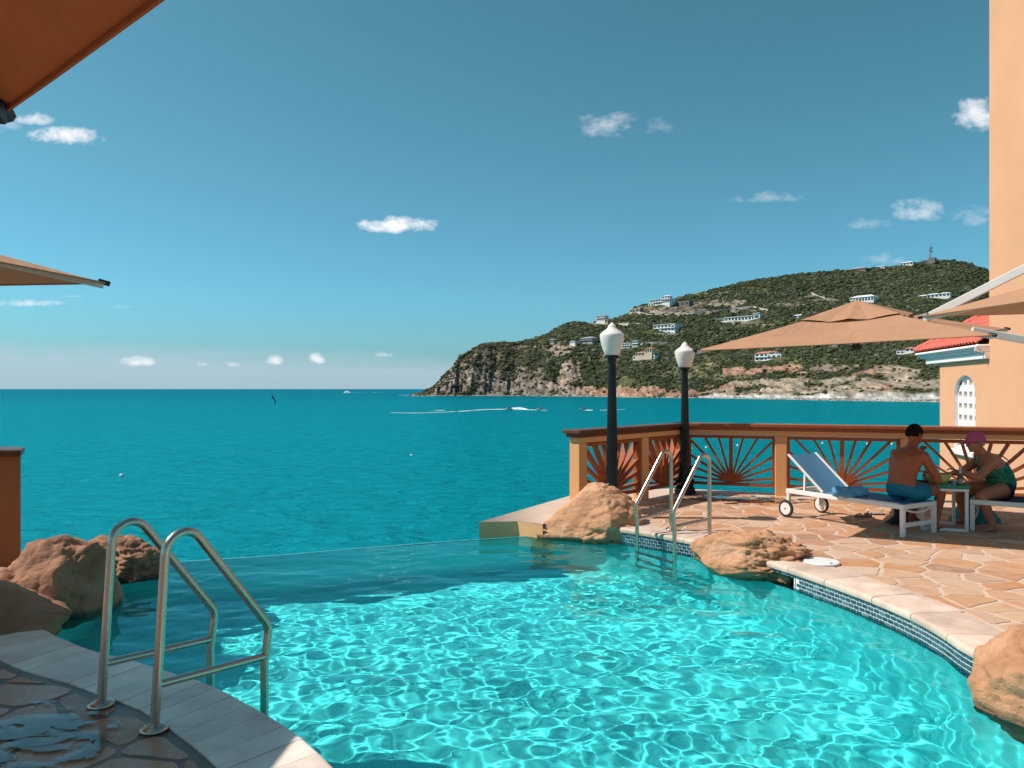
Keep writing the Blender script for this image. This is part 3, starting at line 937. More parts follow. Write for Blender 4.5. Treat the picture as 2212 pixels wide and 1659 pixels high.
RT = 1.05
def rail_run(root, a, b, post_s, cap_mat, first_post=True):
    """posts at distances post_s along a->b, a fan panel between each pair; coordinates local to root"""
    a = Vector((a[0], a[1], 0)); b = Vector((b[0], b[1], 0))
    t = (b - a).normalized(); nrm = Vector((-t.y, t.x, 0))
    ang = math.atan2(t.y, t.x)
    def M(s): return Matrix.Translation(a + t * s) @ Matrix.Rotation(ang, 4, 'Z')
    L = (b - a).length
    MB().box((-.08, -.085, .88), (L + .06, .085, .955), M(0)).build('top_beam', M_STUCCO, root, bevel=.008)
    MB().box((-.13, -.10, .955), (L + .08, .10, 1.003), M(0)).build('fascia', cap_mat, root, bevel=.004)
    MB().box((-.155, -.14, 1.003), (L + .10, .14, RT), M(0)).build('cap_rail', cap_mat, root, bevel=.006)
    for i, s in enumerate(post_s):
        if i == 0 and not first_post: continue
        MB().box((-.083, -.083, -.02), (.083, .083, .879), M(s)).build('post', M_STUCCO, root, bevel=.01)
    for s0, s1 in zip(post_s[:-1], post_s[1:]):
        x0, x1 = s0 + .085, s1 - .085
        W = x1 - x0; z0, z1 = .115, .868
        fr = MB()
        fr.box((x0, -.05, z0), (x1, .05, z0 + .042), M(0)); fr.box((x0, -.05, z1 - .042), (x1, .05, z1), M(0))
        fr.box((x0 + .001, -.049, z0 + .0425), (x0 + .04, .049, z1 - .0425), M(0)); fr.box((x1 - .04, -.049, z0 + .0425), (x1 - .001, .049, z1 - .0425), M(0))
        f = fr.build('panel_frame', M_WOOD, root)
        cx = (x0 + x1) / 2; cz = z0 + .06
        xr = W / 2 - .041; zt = z1 - .043 - cz
        for deg in (6, 20, 33, 46, 60, 75, 90, 105, 120, 134, 147, 160, 174):
            th = R(deg); c_, s_ = math.cos(th), math.sin(th)
            ln = min(xr / abs(c_) if abs(c_) > 1e-4 else 9, zt / s_)
            w = .052 if deg == 90 else .030
            r0 = .0; dk = .047 if deg == 90 else .0445 - .0009 * ((deg * 7) % 11)
            ln2 = ln - (w * .5 * (abs(s_ / max(abs(c_), .02)) if xr / max(abs(c_), 1e-4) < zt / s_ else abs(c_ / s_)))*.0
            sl = MB().box((r0, -dk, -w / 2), (ln2, dk, w / 2),
                          M(0) @ Matrix.Translation((cx, 0, cz)) @ Matrix.Rotation(-th, 4, 'Y'))
            sl.build('slat', M_WOOD, f)
    return t
la, lb, lc = Vector((.85, 9.72)), Vector((2.63, 11.68)), Vector((9.3, 9.36))
rl = thing('balustrade', 'short orange balustrade with brown sunburst panels running from boulder to terrace corner', 'balustrade', (la.x, la.y, 0))
LL = (lb - la).length
rail_run(rl, (0, 0), (lb.x - la.x, lb.y - la.y), [0, LL * .553, LL - .02], M_WOOD_D)
rb = thing('balustrade', 'long orange balustrade with brown sunburst panels behind the sun loungers', 'balustrade', (lb.x, lb.y, 0))
tb_ = (lc - lb).normalized()
def s_px(x):
    r = (x - 1106) / F
    return (r * lb.y - lb.x) / (tb_.x - r * tb_.y)
ps = [.0, s_px(1687), s_px(1958)]
while ps[-1] < 6.2: ps.append(ps[-1] + 1.72)
rail_run(rb, (.0, .0), (lc.x - lb.x, lc.y - lb.y), ps, M_WOOD_R, first_post=False)

# parapet post at the far left
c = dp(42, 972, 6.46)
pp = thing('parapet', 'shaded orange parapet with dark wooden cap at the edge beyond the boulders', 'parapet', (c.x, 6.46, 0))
MB().prism([(0, 0), (-.155, .26), (-2.2, .26), (-2.2, 0)], -.9, 1.0).build('wall', simple('shade_toned_stucco', (.38, .115, .036), .8, var=.06, scale=1.5, bmp=.35, bscale=45, bdist=.004), pp, bevel=.006)  # orange stucco darkened: the shade on this face is put into its colour
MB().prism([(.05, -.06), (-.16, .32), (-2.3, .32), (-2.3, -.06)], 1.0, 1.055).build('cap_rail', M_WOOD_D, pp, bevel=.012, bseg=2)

# ------------------------------------------------------------------ lamp posts
M_IRON = simple('black_iron', (.012, .010, .010), .26, spec=.38, var=.3, scale=12, bmp=.15, bscale=90, bdist=.002)
def globe_mat():
    m, nt, out = new_mat('frosted_globe')
    n = tex(nt, 'noise', 40, 4, .6, coord='obj')
    principled(nt, out, (.86, .75, .69), .45, spec=.4, normal=bump(nt, n, .15, .002), Transmission_Weight=0.0, Subsurface_Weight=.15)
    return m
M_GLOBE = globe_mat()
def lamp_post(label, loc, H, rz=0):
    t = thing('lamp_post', label, 'lamp post', (loc[0], loc[1], 0), rz, 'black lamp posts by the balustrade')
    k = H / 2.39
    def S(pr): return [(r, z * k) for r, z in pr]
    M8 = lambda kk, z: 1.0
    MB().lathe(S([(.17, 0), (.17, .045), (.155, .055), (.155, .085), (.135, .11), (.12, .12)]), 8).build('plinth', M_IRON, t, bevel=.004)
    fl = lambda kk, z: 1 + (.055 if kk % 4 == 0 else (-.03 if kk % 4 == 2 else 0))
    MB().lathe(S([(.105, .115), (.125, .135), (.145, .165), (.148, .19), (.135, .215), (.115, .245), (.098, .285), (.088, .33), (.082, .37), (.090, .385), (.092, .40), (.085, .415), (.075, .425)]), 32, flute=fl).build('base', M_IRON, t, smooth=True, angle=60)
    fl2 = lambda kk, z: 1 + (.0 if kk % 3 else -.10)
    MB().lathe(S([(.073, .42), (.071, .60), (.060, 1.2), (.050, 1.70), (.046, 1.90)]), 36, flute=fl2).build('shaft', M_IRON, t, smooth=True, angle=25)
    MB().lathe(S([(.046, 1.895), (.055, 1.905), (.060, 1.92), (.052, 1.935), (.060, 1.95), (.085, 1.962), (.088, 1.976), (.086, 1.984)]), 24).build('collar', M_IRON, t, smooth=True, angle=40)
    q = [(.080, 1.982), (.089, 1.992), (.110, 2.05), (.132, 2.12), (.146, 2.185), (.150, 2.222), (.149, 2.235), (.143, 2.248), (.136, 2.252), (.128, 2.262), (.104, 2.281), (.074, 2.302), (.056, 2.322), (.050, 2.333), (.047, 2.345), (.036, 2.358), (.028, 2.365), (.018, 2.377), (.008, 2.388), (.002, 2.39)]
    MB().lathe(S(q), 32).build('globe', M_GLOBE, t, smooth=True, angle=60)
    return t
lamp_post('black lamp post with white acorn globe standing behind the pointed orange boulder', (1.225, 9.30), 2.385)
lamp_post('black lamp post with white acorn globe in the corner of the balustrade', (2.60, 11.42), 2.28, .3)

# ------------------------------------------------------------------ pool ladders
def steel_mat():
    m, nt, out = new_mat('stainless_steel')
    n = tex(nt, 'noise', 30, 5, .6, coord='obj')
    r = mth(nt, 'ADD', .20, mth(nt, 'MULTIPLY', n, .14))
    principled(nt, out, (.60, .46, .37), r, metal=1.0)
    return m
M_STEEL = steel_mat()
def arc2(c, r, a0, a1, n):
    return [(c[0] + r * math.cos(a0 + (a1 - a0) * k / n), c[1] + r * math.sin(a0 + (a1 - a0) * k / n)) for k in range(n + 1)]
def fillet(pts, rads, n=6):
    """round the corners of a (s, z) polyline"""
    out = [pts[0]]
    for i in range(1, len(pts) - 1):
        p = Vector(pts[i]); a = (Vector(pts[i - 1]) - p); b = (Vector(pts[i + 1]) - p)
        th = a.angle(b); d = rads[i - 1] / math.tan(th / 2)
        d = min(d, a.length * .49, b.length * .49)
        p0 = p + a.normalized() * d; p1 = p + b.normalized() * d
        for k in range(n + 1):
            t = k / n
            q = p0 * (1 - t) ** 2 + p * 2 * t * (1 - t) + p1 * t * t
            out.append((q.x, q.y))
    out.append(pts[-1]); return out
def pool_ladder(label, foot_a, foot_b, d, span, lean, seed=0, top=.90):
    """two hooped rails; feet on the terrace, d points over the water"""
    fa, fb = Vector((*foot_a, 0)), Vector((*foot_b, 0)); mid = (fa + fb) / 2
    t = thing('pool_ladder', label, 'pool ladder', (mid.x, mid.y, 0))
    d = Vector((d[0], d[1], 0)).normalized()
    side = (fb - fa).normalized()
    k = span / .6
    prof = fillet([(0, 0), (lean * .78, .80), (.10 * k + lean * .9, top), (.235 * k + lean, top - .055), (.60 * k + lean * .3, .30), (.585 * k, -.25), (.585 * k, -1.0)], [.08, .10, .12, .16, .3], 7)
    # rounder hoop
    r0 = .095 * k
    cx, cz = lean * .75 + r0, top - r0 - .01
    hoop = arc2((cx, cz), r0, PI, R(38), 12)
    e = hoop[-1]
    prof = [(0, 0), (lean * .35, .35)] + hoop + fillet([e, (.61 * k + lean * .05, .315), (.585 * k, .12)], [.10], 7)[1:] + [(.585 * k, -.3), (.58 * k, -1.0)]
    for i, f in enumerate((fa, fb)):
        pts = [f - mid + d * s + Vector((0, 0, z)) for s, z in prof]
        rail = MB().tube(pts, .0212, 16).build('rail', M_STEEL, t, smooth=True, angle=60)
        # crossbar between the deck leg and the water leg of the same rail
        za, zb = .205, .165
        a = f - mid + d * (lean * .2) + Vector((0, 0, za)); b = f - mid + d * (.59 * k) + Vector((0, 0, zb))
        MB().tube([a, b], .0195, 14).build('crossbar', M_STEEL, rail, smooth=True, angle=60)
        MB().lathe([(.062, 0), (.064, .006), (.060, .014), (.040, .022), (.026, .026), (.022, .03)], 28, Matrix.Translation(f - mid + Vector((0, 0, .004)))).build('flange', M_STEEL, rail, smooth=True, angle=50)
    for z in (-.32, -.58, -.84):
        a = fa - mid + d * .585 * k + Vector((0, 0, z)); b = fb - mid + d * .585 * k + Vector((0, 0, z))
        MB().beam(a, b, .075, .025).build('tread', M_WHITE_PL, t, bevel=.006)
    return t
pool_ladder('steel pool ladder standing on the shaded grey coping beside the brown boulders', (-2.036, 3.76), (-1.645, 3.49), (.57, .82), .62, .07)
pool_ladder('steel pool ladder on the sunlit edge between two orange boulders', (1.77, 8.44), (2.075, 7.975), (-.85, -.50), .50, .0, top=.89)
# ------------------------------------------------------------------ parasols
def fabric_mat(name, c, trans=.22, scale=220):
    m, nt, out = new_mat(name)
    n = tex(nt, 'noise', 3, 5, .6, coord='obj')
    a = tuple(x * .93 for x in c); b = tuple(min(1, x * 1.07) for x in c)
    col = ramp(nt, n, [(.3, a), (.7, b)])
    wv = tex(nt, 'noise', scale, 2, .5, coord='obj')
    nm = bump(nt, wv, .25, .001, bump(nt, tex(nt, 'noise', 4, 4, .5, coord='obj', dist=1.2), .35, .05 if scale == 220 else .008))
    p = principled(nt, None, col, .85, spec=.15, normal=nm)
    t = nt.nodes.new('ShaderNodeBsdfTranslucent'); nt.links.new(col, t.inputs[0])
    ms = nt.nodes.new('ShaderNodeMixShader'); ms.inputs[0].default_value = trans
    nt.links.new(p.outputs[0], ms.inputs[1]); nt.links.new(t.outputs[0], ms.inputs[2]); nt.links.new(ms.outputs[0], out.inputs[0])
    return m
M_CANOPY = fabric_mat('tan_canopy', (.47, .245, .145), .05)
M_CANOPY_R = fabric_mat('rust_canopy', (.42, .13, .045), .07)
M_ALU = simple('white_aluminium', (.78, .72, .68), .32, spec=.6, var=.05, scale=3)
M_ALU_G = simple('silver_aluminium', (.50, .48, .47), .35, metal=.6, var=.06, scale=3)
M_BLACKP = simple('black_plastic', (.02, .018, .018), .45, var=.2)

def parasol(label, corners, apex, mast, mat, arm_from=None, strut=None, sag=.05, hem_in=.10, vent=True, ribs=True, rib_mat=None, group='cantilever parasols round the pool'):
    C4 = [Vector(c) for c in corners]; A = Vector(apex)
    mx, my, mh = mast
    t = thing('parasol', label, 'parasol', (mx, my, 0), 0, group)
    o = Vector((mx, my, 0))
    n = 14
    mb = MB()
    cenh = sum(C4, Vector()) / 4
    grid = {}
    for k in range(4):
        a, b = C4[k], C4[(k + 1) % 4]
        for i in range(n + 1):           # i: from apex to hem
            u = i / n
            for j in range(n + 1):
                v = j / n
                h = a.lerp(b, v)
                # hem drawn in between the ribs, cloth sagging a little between ribs
                inn = 4 * v * (1 - v) * hem_in
                h = h.lerp(Vector((cenh.x, cenh.y, h.z)), inn / max(.3, (h - cenh).length) * 1.0)
                p = A.lerp(h, u)
                p.z -= sag * math.sin(PI * u) * (.35 + .65 * 4 * v * (1 - v)) * .8
                p.z += .012 * math.sin(9 * u + k) * 4 * v * (1 - v)
                grid[(k, i, j)] = len(mb.v); mb.v.append(tuple(p - o))
        for i in range(n):
            for j in range(n):
                mb.f.append((grid[(k, i, j)], grid[(k, i + 1, j)], grid[(k, i + 1, j + 1)], grid[(k, i, j + 1)]))
    me = mb.mesh('canopy', mat, smooth=True, angle=12)
    can = link('canopy', me, t)
    # hem: rolled edge of the cloth
    for k in range(4):
        a, b = C4[k], C4[(k + 1) % 4]; pts = []
        for j in range(n + 1):
            v = j / n; h = a.lerp(b, v)
            h = h.lerp(Vector((cenh.x, cenh.y, h.z)), 4 * v * (1 - v) * hem_in / max(.3, (h - cenh).length))
            pts.append(h - o)
        MB().tube(pts, .006, 6).build('hem', mat, can, smooth=True)
    if vent:
        # loose wind vent over the top
        mb = MB(); V4 = [A.lerp(c, .36) + Vector((0, 0, .006)) for c in C4]; T = A + Vector((0, 0, .035))
        rr = random.Random(3); m = 10
        for k in range(4):
            a, b = V4[k], V4[(k + 1) % 4]; base = len(mb.v)
            for i in range(m + 1):
                for j in range(m + 1):
                    u = i / m; v = j / m
                    p = T.lerp(a.lerp(b, v), u)
                    w = math.sin(v * PI * 5 + k * 2) * .016 * u * math.sin(PI * min(1, v * 1.0))
                    p.z += w - .035 * u * u * 4 * v * (1 - v) + .012 * (1 - u)
                    mb.v.append(tuple(p - o))
            for i in range(m):
                for j in range(m):
                    q = base + i * (m + 1) + j
                    mb.f.append((q, q + m + 1, q + m + 2, q + 1))
        mb.build('wind_vent', mat, t, smooth=True, angle=14)
    if ribs:
        hubp = A - Vector((0, 0, .16))
        tips = C4 + [C4[k].lerp(C4[(k + 1) % 4], .5) * 1.0 for k in range(4)]
        for k, c in enumerate(tips):
            q = c.copy()
            if k >= 4: q = q.lerp(Vector((cenh.x, cenh.y, q.z)), hem_in / max(.3, (q - cenh).length))
            s0 = hubp - o + (q - hubp).normalized() * .07
            MB().beam(s0, q - o - (q - hubp).normalized() * .02 - Vector((0, 0, .022)), .022, .032).build('rib', rib_mat or M_ALU, t)
            mid = hubp.lerp(q, .42) - o - Vector((0, 0, .01))
            MB().beam(A - Vector((0, 0, .46)) - o, mid, .014, .020).build('stretcher', M_ALU, t)
        for c in C4:
            dirn = (c - A).normalized()
            MB().tube([c - o - dirn * .05, c - o + dirn * .018], .017, 8).build('rib_cap', M_BLACKP, t, smooth=True)
        MB().lathe([(.03, -.52), (.055, -.51), (.06, -.47), (.05, -.42), (.024, -.40), (.022, -.2), (.05, -.19), (.055, -.14), (.04, -.10)], 18, Matrix.Translation(A - o)).build('hub', M_BLACKP, t, smooth=True, angle=50)
    M0 = MB()
    M0.box((-.045, -.035, .05), (.045, .035, mh))
    M0.build('mast', M_ALU, t, bevel=.006)
    MB().box((-.42, -.42, .0), (.42, .42, .06)).build('base', M_BLACKP, t, bevel=.01)
    if arm_from is not None:
        MB().beam(Vector((mx, my, mh - .12)) - o, Vector(arm_from) - o, .055, .085).build('arm', M_ALU, t, bevel=.006)
        e = Vector(arm_from)
        MB().beam(e - o, A - Vector((0, 0, .2)) - o, .045, .06).build('boom', M_ALU, t, bevel=.005)
    if strut is not None:
        a, zb = strut
        MB().beam(Vector(a) - o, Vector((mx, my, zb)) - o, .045, .07).build('strut', M_ALU, t, bevel=.005)
    return t
par1 = parasol('wide tan square parasol shading the two loungers on the far terrace',
        [(1.97, 8.16, 1.98), (4.30, 6.77, 2.05), (5.95, 9.10, 2.29), (3.45, 10.5, 2.17)], (3.92, 8.63, 2.53), (6.45, 6.94, 3.62), M_CANOPY,
        strut=((4.42, 7.30, 2.13), 1.70))
# its long arm slants from the mast head down to the top of the cloth
o_ = Vector((6.45, 6.94, 0))
MB().beam(Vector((6.45, 6.94, 3.55)) - o_, Vector((4.63, 8.50, 2.36)) - o_, .05, .085).build('arm', M_ALU, par1, bevel=.006)
parasol('tan parasol with its corner reaching in front of the orange tower', [(2.99, 5.55, 2.10), (3.11, 2.86, 2.10), (5.75, 2.45, 2.12), (5.66, 5.10, 2.12)], (4.36, 3.97, 2.60), (6.9, 3.6, 3.3), M_CANOPY,
        arm_from=(4.9, 3.9, 3.1))
parasol('tan parasol over the left terrace of which only one corner tip shows', [(-2.61, 4.89, 2.25), (-5.55, 5.50, 2.25), (-5.80, 2.50, 2.25), (-2.86, 1.90, 2.25)], (-4.2, 3.70, 2.72), (-6.6, 3.4, 3.4), M_CANOPY,
        arm_from=(-4.9, 3.6, 3.2))
parasol('rust brown parasol overhead filling the upper left of the view', [(-1.06, 1.585, 2.15), (1.46, .21, 2.15), (.10, -2.3, 2.15), (-2.45, -.95, 2.15)], (-.50, -.40, 2.62), (-3.6, -1.9, 3.2), M_CANOPY_R,
        arm_from=(-1.9, -1.1, 3.0), hem_in=.25, sag=.03, rib_mat=M_BLACKP)

# ------------------------------------------------------------------ sun loungers
M_WHITE = simple('white_powder_coat', (.84, .78, .74), .35, var=.04, scale=4)
M_SLING = fabric_mat('blue_sling', (.10, .25, .42), .12, 300)
M_SLING_N = fabric_mat('navy_sling', (.03, .05, .13), .08, 300)
M_RUBBER = simple('dark_rubber', (.035, .02, .018), .6, var=.1)
def lounger(label, org, ax, length=1.62, width=.60, hinge=1.06, back_len=.64, back_deg=39.5, h=.345, sling=None, group='sun loungers on the far terrace'):
    """org: foot-end corner on the camera side; ax: unit direction foot -> head; width goes to the left of ax turned right"""
    ax = Vector((ax[0], ax[1], 0)).normalized()
    t = thing('sun_lounger', label, 'sun lounger', (org[0], org[1], 0), math.atan2(ax.y, ax.x), group)
    w = -width                                  # local +x runs to the head, local -y across the bed
    rail = MB()
    for y in (-.022, w + .022):
        rail.box((0, y - .022, h - .052), (length, y + .022, h))
        rail2 = None
    for y in (-.022, w + .022):
        MB().box((0, y - .022, h - .052), (length, y + .022, h)).build('side_rail', M_WHITE, t, bevel=.004)
    MB().box((.0, w + .0445, h - .05), (.04, -.0445, h - .002)).build('end_rail', M_WHITE, t, bevel=.004)
    MB().box((length - .04, w + .0445, h - .05), (length, -.0445, h - .002)).build('end_rail', M_WHITE, t, bevel=.004)
    for y in (-.022, w + .022):
        MB().box((.0, y - .0225, 0), (.045, y + .0225, h - .053)).build('leg', M_WHITE, t, bevel=.004)
    for y in (-.022, w + .022):
        MB().box((length - .05, y - .02, .10), (length - .01, y + .02, h - .053)).build('leg', M_WHITE, t, bevel=.004)
    MB().box((.008, w + .046, .10), (.038, -.046, .145)).build('stretcher', M_WHITE, t, bevel=.003)
    # bowed bar under the sling at the foot
    MB().tube([(.02, w + .045 + (-.09 - w) * k / 8, h - .055 - .045 * math.sin(PI * k / 8)) for k in range(9)], .011, 8).build('bowed_bar', M_WHITE, t, smooth=True)
    xw = length - .03
    for y, s_ in ((.012, 1), (w - .012, -1)):
        M = Matrix.Translation((xw, y, .108)) @ Matrix.Rotation(R(-90 * s_), 4, 'X')
        wh = MB().lathe([(.082, -.0), (.089, .004), (.089, .024), (.083, .028), (.077, .026), (.074, .029), (.001, .031)], 28, M).build('wheel', M_WHITE, t, smooth=True, angle=40)
        MB().lathe([(.0895, .001), (.102, .003), (.106, .010), (.106, .020), (.102, .027), (.0895, .029)], 28, M).build('tyre', M_RUBBER, wh, smooth=True, angle=50)
        MB().lathe([(.010, .030), (.010, .034), (.001, .036)], 12, M).build('axle_cap', M_RUBBER, wh, smooth=True)
    # sling of the bed, sagging a little across
    def sheet_(x0, x1, zf, name, nx=14):
        mb = MB(); ny = 8
        for i in range(nx + 1):
            for j in range(ny + 1):
                u = i / nx; v = j / ny
                x, z = zf(u)
                mb.v.append((x, -.03 + (w + .06) * v, z - .03 * math.sin(PI * v) * math.sin(PI * min(1, .25 + u * .75))))
        for i in range(nx):
            for j in range(ny):
                q = i * (ny + 1) + j; mb.f.append((q, q + ny + 1, q + ny + 2, q + 1))
        return mb.build(name, sling, t, smooth=True)
    sheet_(0, hinge, lambda u: (.02 + (hinge - .02) * u, h + .004), 'bed_sling')
    ca, sa = math.cos(R(back_deg)), math.sin(R(back_deg))
    bx = lambda s: (hinge + ca * s, h + .004 + sa * s)
    sheet_(0, 1, lambda u: bx(back_len * u), 'back_sling')
    for y in (-.05, w + .05):
        p0, p1 = bx(0), bx(back_len + .01)
        MB().beam((p0[0], y, p0[1]), (p1[0], y, p1[1]), .026, .026).build('back_frame', M_WHITE, t, bevel=.004)
    p0 = bx(back_len * .55)
    for y in (-.07, w + .07):
        MB().beam((p0[0], y, p0[1] - .015), (hinge + .28, y, h - .02), .016, .022).build('prop', M_WHITE, t)
    return t
# lounger 1: local -y must point away from the camera side rail; the rail nearest the pool is the camera side
A1 = Vector((-.50, .866)).normalized()
lounger('blue sling lounger with raised back and white wheels seen from the pool side', (4.125, 8.00), A1, length=1.53, hinge=1.03, sling=M_SLING)
A2 = Vector((.815, -.58)).normalized()
lounger('navy sling lounger under the woman in the pink cap', (5.42, 8.90), A2, length=1.6, hinge=1.05, back_len=.6, back_deg=36, sling=M_SLING_N)

# rolled towel on the first lounger
def crumple(mb_pts_fn, nu, nv, name, mat, parent=None):
    mb = MB()
    for i in range(nu + 1):
        for j in range(nv):
            mb.v.append(tuple(mb_pts_fn(i / nu, j / nv)))
    for i in range(nu):
        for j in range(nv):
            mb.f.append((i * nv + j, i * nv + (j + 1) % nv, (i + 1) * nv + (j + 1) % nv, (i + 1) * nv + j))
    mb.f.append(tuple(range(nv - 1, -1, -1))); mb.f.append(tuple(range(nu * nv, nu * nv + nv)))
    return mb.build(name, mat, parent, smooth=True, angle=70)
def towel_mat(name, c, c2):
    m, nt, out = new_mat(name)
    n = tex(nt, 'noise', 14, 5, .6, coord='obj')
    col = ramp(nt, n, [(.35, c), (.65, c2)])
    principled(nt, out, col, .95, spec=.1, normal=bump(nt, tex(nt, 'noise', 260, 3, .6, coord='obj'), .6, .003))
    return m
M_TOWEL = towel_mat('blue_towel', (.10, .28, .46), (.14, .34, .54))
tw = Vector((3.83, 8.60, .405)); twd = Vector((.93, -.25, 0)).normalized(); twn = Vector((-twd.y, twd.x, 0))
def towel_fn(u, v):
    a = 2 * PI * v
    r = .056 * (1 + .10 * math.sin(3 * a + 5 * u) + .42 * noise.noise(Vector((u * 7, math.cos(a) * 1.2, math.sin(a) * 1.2))))
    r *= (.72 + .28 * min(1, 8 * u)) if u < .12 else 1
    r *= (1.0 - .25 * max(0, u - .8) / .2)
    # a spiral edge of the roll
    r += .012 * (v if .02 < v < .98 else .5)
    c = tw + twd * (u - .5) * .37 + Vector((0, 0, .004 * math.sin(9 * u)))
    return c + (twn * math.cos(a) * 1.15 + Vector((0, 0, 1)) * math.sin(a)) * r
tl = crumple(towel_fn, 30, 36, 'towel', M_TOWEL)
o = tl; ctr = tw.copy(); me = o.data
for v in me.vertices: v.co -= ctr
o.location = ctr
tag(o, 'rolled light blue towel lying at the hinge of the blue lounger', 'towel')
# navy towel hanging over the second lounger's back
M_NAVY = towel_mat('navy_towel', (.022, .035, .10), (.035, .05, .14))
nt_c = Vector((5.95, 8.20, .42))
def navy_fn(u, v):
    a = 2 * PI * v
    wdt = .26; th = .05 + .06 * max(0, noise.noise(Vector((u * 5, v * 4, 2.2)))) + .03 * math.sin(4 * a + 7 * u)
    c = nt_c + Vector((A2.x, A2.y, 0)) * (u - .45) * .62 + Vector((0, 0, .30 * max(0, u - .30)))
    side = Vector((-A2.y, A2.x, 0))
    return c + side * math.cos(a) * wdt * (.8 + .2 * math.sin(5 * u)) + Vector((0, 0, 1)) * math.sin(a) * th
o = crumple(navy_fn, 24, 30, 'towel', M_NAVY)
for v in o.data.vertices: v.co -= nt_c
o.location = nt_c
tag(o, 'crumpled navy towel heaped on the back of the second lounger', 'towel')

# ------------------------------------------------------------------ side table with tray, bowl, bottles
tb = thing('side_table', 'small white square side table between the man and the woman', 'side table', (4.83, 8.60, 0), R(-14))
TH = .47
for y in (-.22, .22):
    for x in (-.22, .22):
        MB().box((x - .016, y - .016, .031 if 1 else 0), (x + .016, y + .016, TH - .031)).build('leg', M_WHITE, tb, bevel=.003)
    MB().box((-.236, y - .016, 0), (.236, y + .016, .030)).build('foot_rail', M_WHITE, tb, bevel=.003)
MB().box((-.24, -.24, TH - .03), (.24, .24, TH)).build('table_top', M_WHITE, tb, bevel=.004)
M_GREEN = simple('green_tray', (.005, .22, .12), .4, var=.08)
tr = thing('tray', 'bright green tray lying on the small white table', 'tray', (4.84, 8.59, TH), R(-14))
MB().box((-.235, -.235, .001), (.235, .235, .012)).build('tray_base', M_GREEN, tr, bevel=.003)
for a in range(4):
    MB().box((-.235, .222, .012), (.222, .235, .040), Matrix.Rotation(a * PI / 2, 4, 'Z')).build('rim', M_GREEN, tr)
M_BOWL = simple('lime_bowl', (.55, .52, .16), .4, var=.12, scale=8, spec=.5)
bw = tag(MB().lathe([(.055, 0), (.062, .004), (.085, .025), (.112, .065), (.126, .105), (.130, .135), (.124, .135), (.106, .068), (.08, .035), (.001, .022)], 36).build('bowl', M_BOWL, None, smooth=True, angle=50),
         'pale lime green bowl on the tray in front of the man', 'bowl')
bw.location = (4.80, 8.55, TH + .0125)
M_GLASS_B = simple('brown_glass', (.16, .05, .02), .08, spec=.9, var=.3, scale=12)
M_GLASS_C = simple('pale_glass', (.62, .55, .50), .08, spec=.9, var=.1)
def bottle(label, loc, k=1.0):
    t = thing('bottle', label, 'bottle', loc)
    MB().lathe([(.028 * k, 0), (.031 * k, .004), (.031 * k, .095), (.027 * k, .115), (.014 * k, .14)], 20).build('body', M_GLASS_B, t, smooth=True, angle=50)
    MB().lathe([(.014 * k, .1402), (.0125 * k, .20), (.015 * k, .202), (.015 * k, .212), (.012 * k, .213)], 16).build('neck', M_GLASS_C, t, smooth=True, angle=50)
    MB().lathe([(.0318 * k, .03), (.0318 * k, .08)], 20).build('paper_band', simple('cream_paper', (.55, .42, .32), .7), t, smooth=True)
    return t
bottle('brown bottle with pale neck at the woman end of the tray', (5.00, 8.47, TH + .0125), 1.0)
bottle('brown bottle standing behind the lime bowl', (4.78, 8.78, TH + .001 + .012), 1.0)
gls = thing('glass', 'short drinking glass with amber drink beside the lime bowl', 'glass', (4.945, 8.50, TH + .0125))
MB().lathe([(.024, 0), (.030, .075), (.028, .075), (.023, .005), (.001, .005)], 18).build('tumbler', M_GLASS_C, gls, smooth=True, angle=50)
MB().lathe([(.0225, .006), (.026, .045), (.001, .045)], 18).build('drink', M_GLASS_B, gls, smooth=True, angle=50)

# ------------------------------------------------------------------ bags and sandals
def bag_mat(name, stops, sc):
    m, nt, out = new_mat(name)
    n = tex(nt, 'noise', sc, 4, .6, dist=2.0, coord='obj')
    principled(nt, out, ramp(nt, n, stops), .5, spec=.4, normal=bump(nt, tex(nt, 'noise', 8, 4, .6, coord='obj'), .6, .02))
    return m
M_BAG = bag_mat('teal_print', [(.2, (.02, .10, .16)), (.4, (.03, .20, .24)), (.5, (.015, .09, .06)), (.62, (.10, .30, .30)), (.75, (.03, .05, .10)), (.85, (.25, .36, .38))], 7)
def soft_bag(label, c, rx, ry, h, mat, rz=0, flare=.3, seed=1, handle=True, neck=.55):
    t = thing('beach_bag', label, 'bag', (c[0], c[1], 0), rz)
    def fn(u, v):
        a = 2 * PI * v; z = h * u
        k = 1 + flare * (1 - u) ** 2 - (1 - neck) * math.sin(PI * min(1, u * 1.0)) * .6 * u
        k *= 1 + .13 * noise.noise(Vector((math.cos(a) * 1.6, math.sin(a) * 1.6, u * 3 + seed)))
        sq = 1 / max(abs(math.cos(a)), abs(math.sin(a))) ** .35
        return Vector((math.cos(a) * rx * k * sq, math.sin(a) * ry * k * sq * (1 - .35 * u), z + .012 * math.sin(3 * a + seed) * u))
    crumple(fn, 14, 32, 'body', mat, t)
    if handle:
        for s_ in (-1, 1):
            MB().tube([(-rx * .35, s_ * ry * .45, h * .93), (-rx * .25, s_ * ry * .5, h * 1.12), (0, s_ * ry * .5, h * 1.22), (rx * .25, s_ * ry * .5, h * 1.12), (rx * .35, s_ * ry * .45, h * .93)], .012, 8).build('handle', mat, t, smooth=True)
    return t
soft_bag('teal and green patterned beach bag on the paving below the woman', (5.47, 8.98, 0), .22, .15, .34, M_BAG, rz=.2, seed=4, neck=.5)
M_BBAG = simple('black_canvas', (.012, .010, .010), .7, var=.3, bmp=.5, bscale=30, bdist=.01)
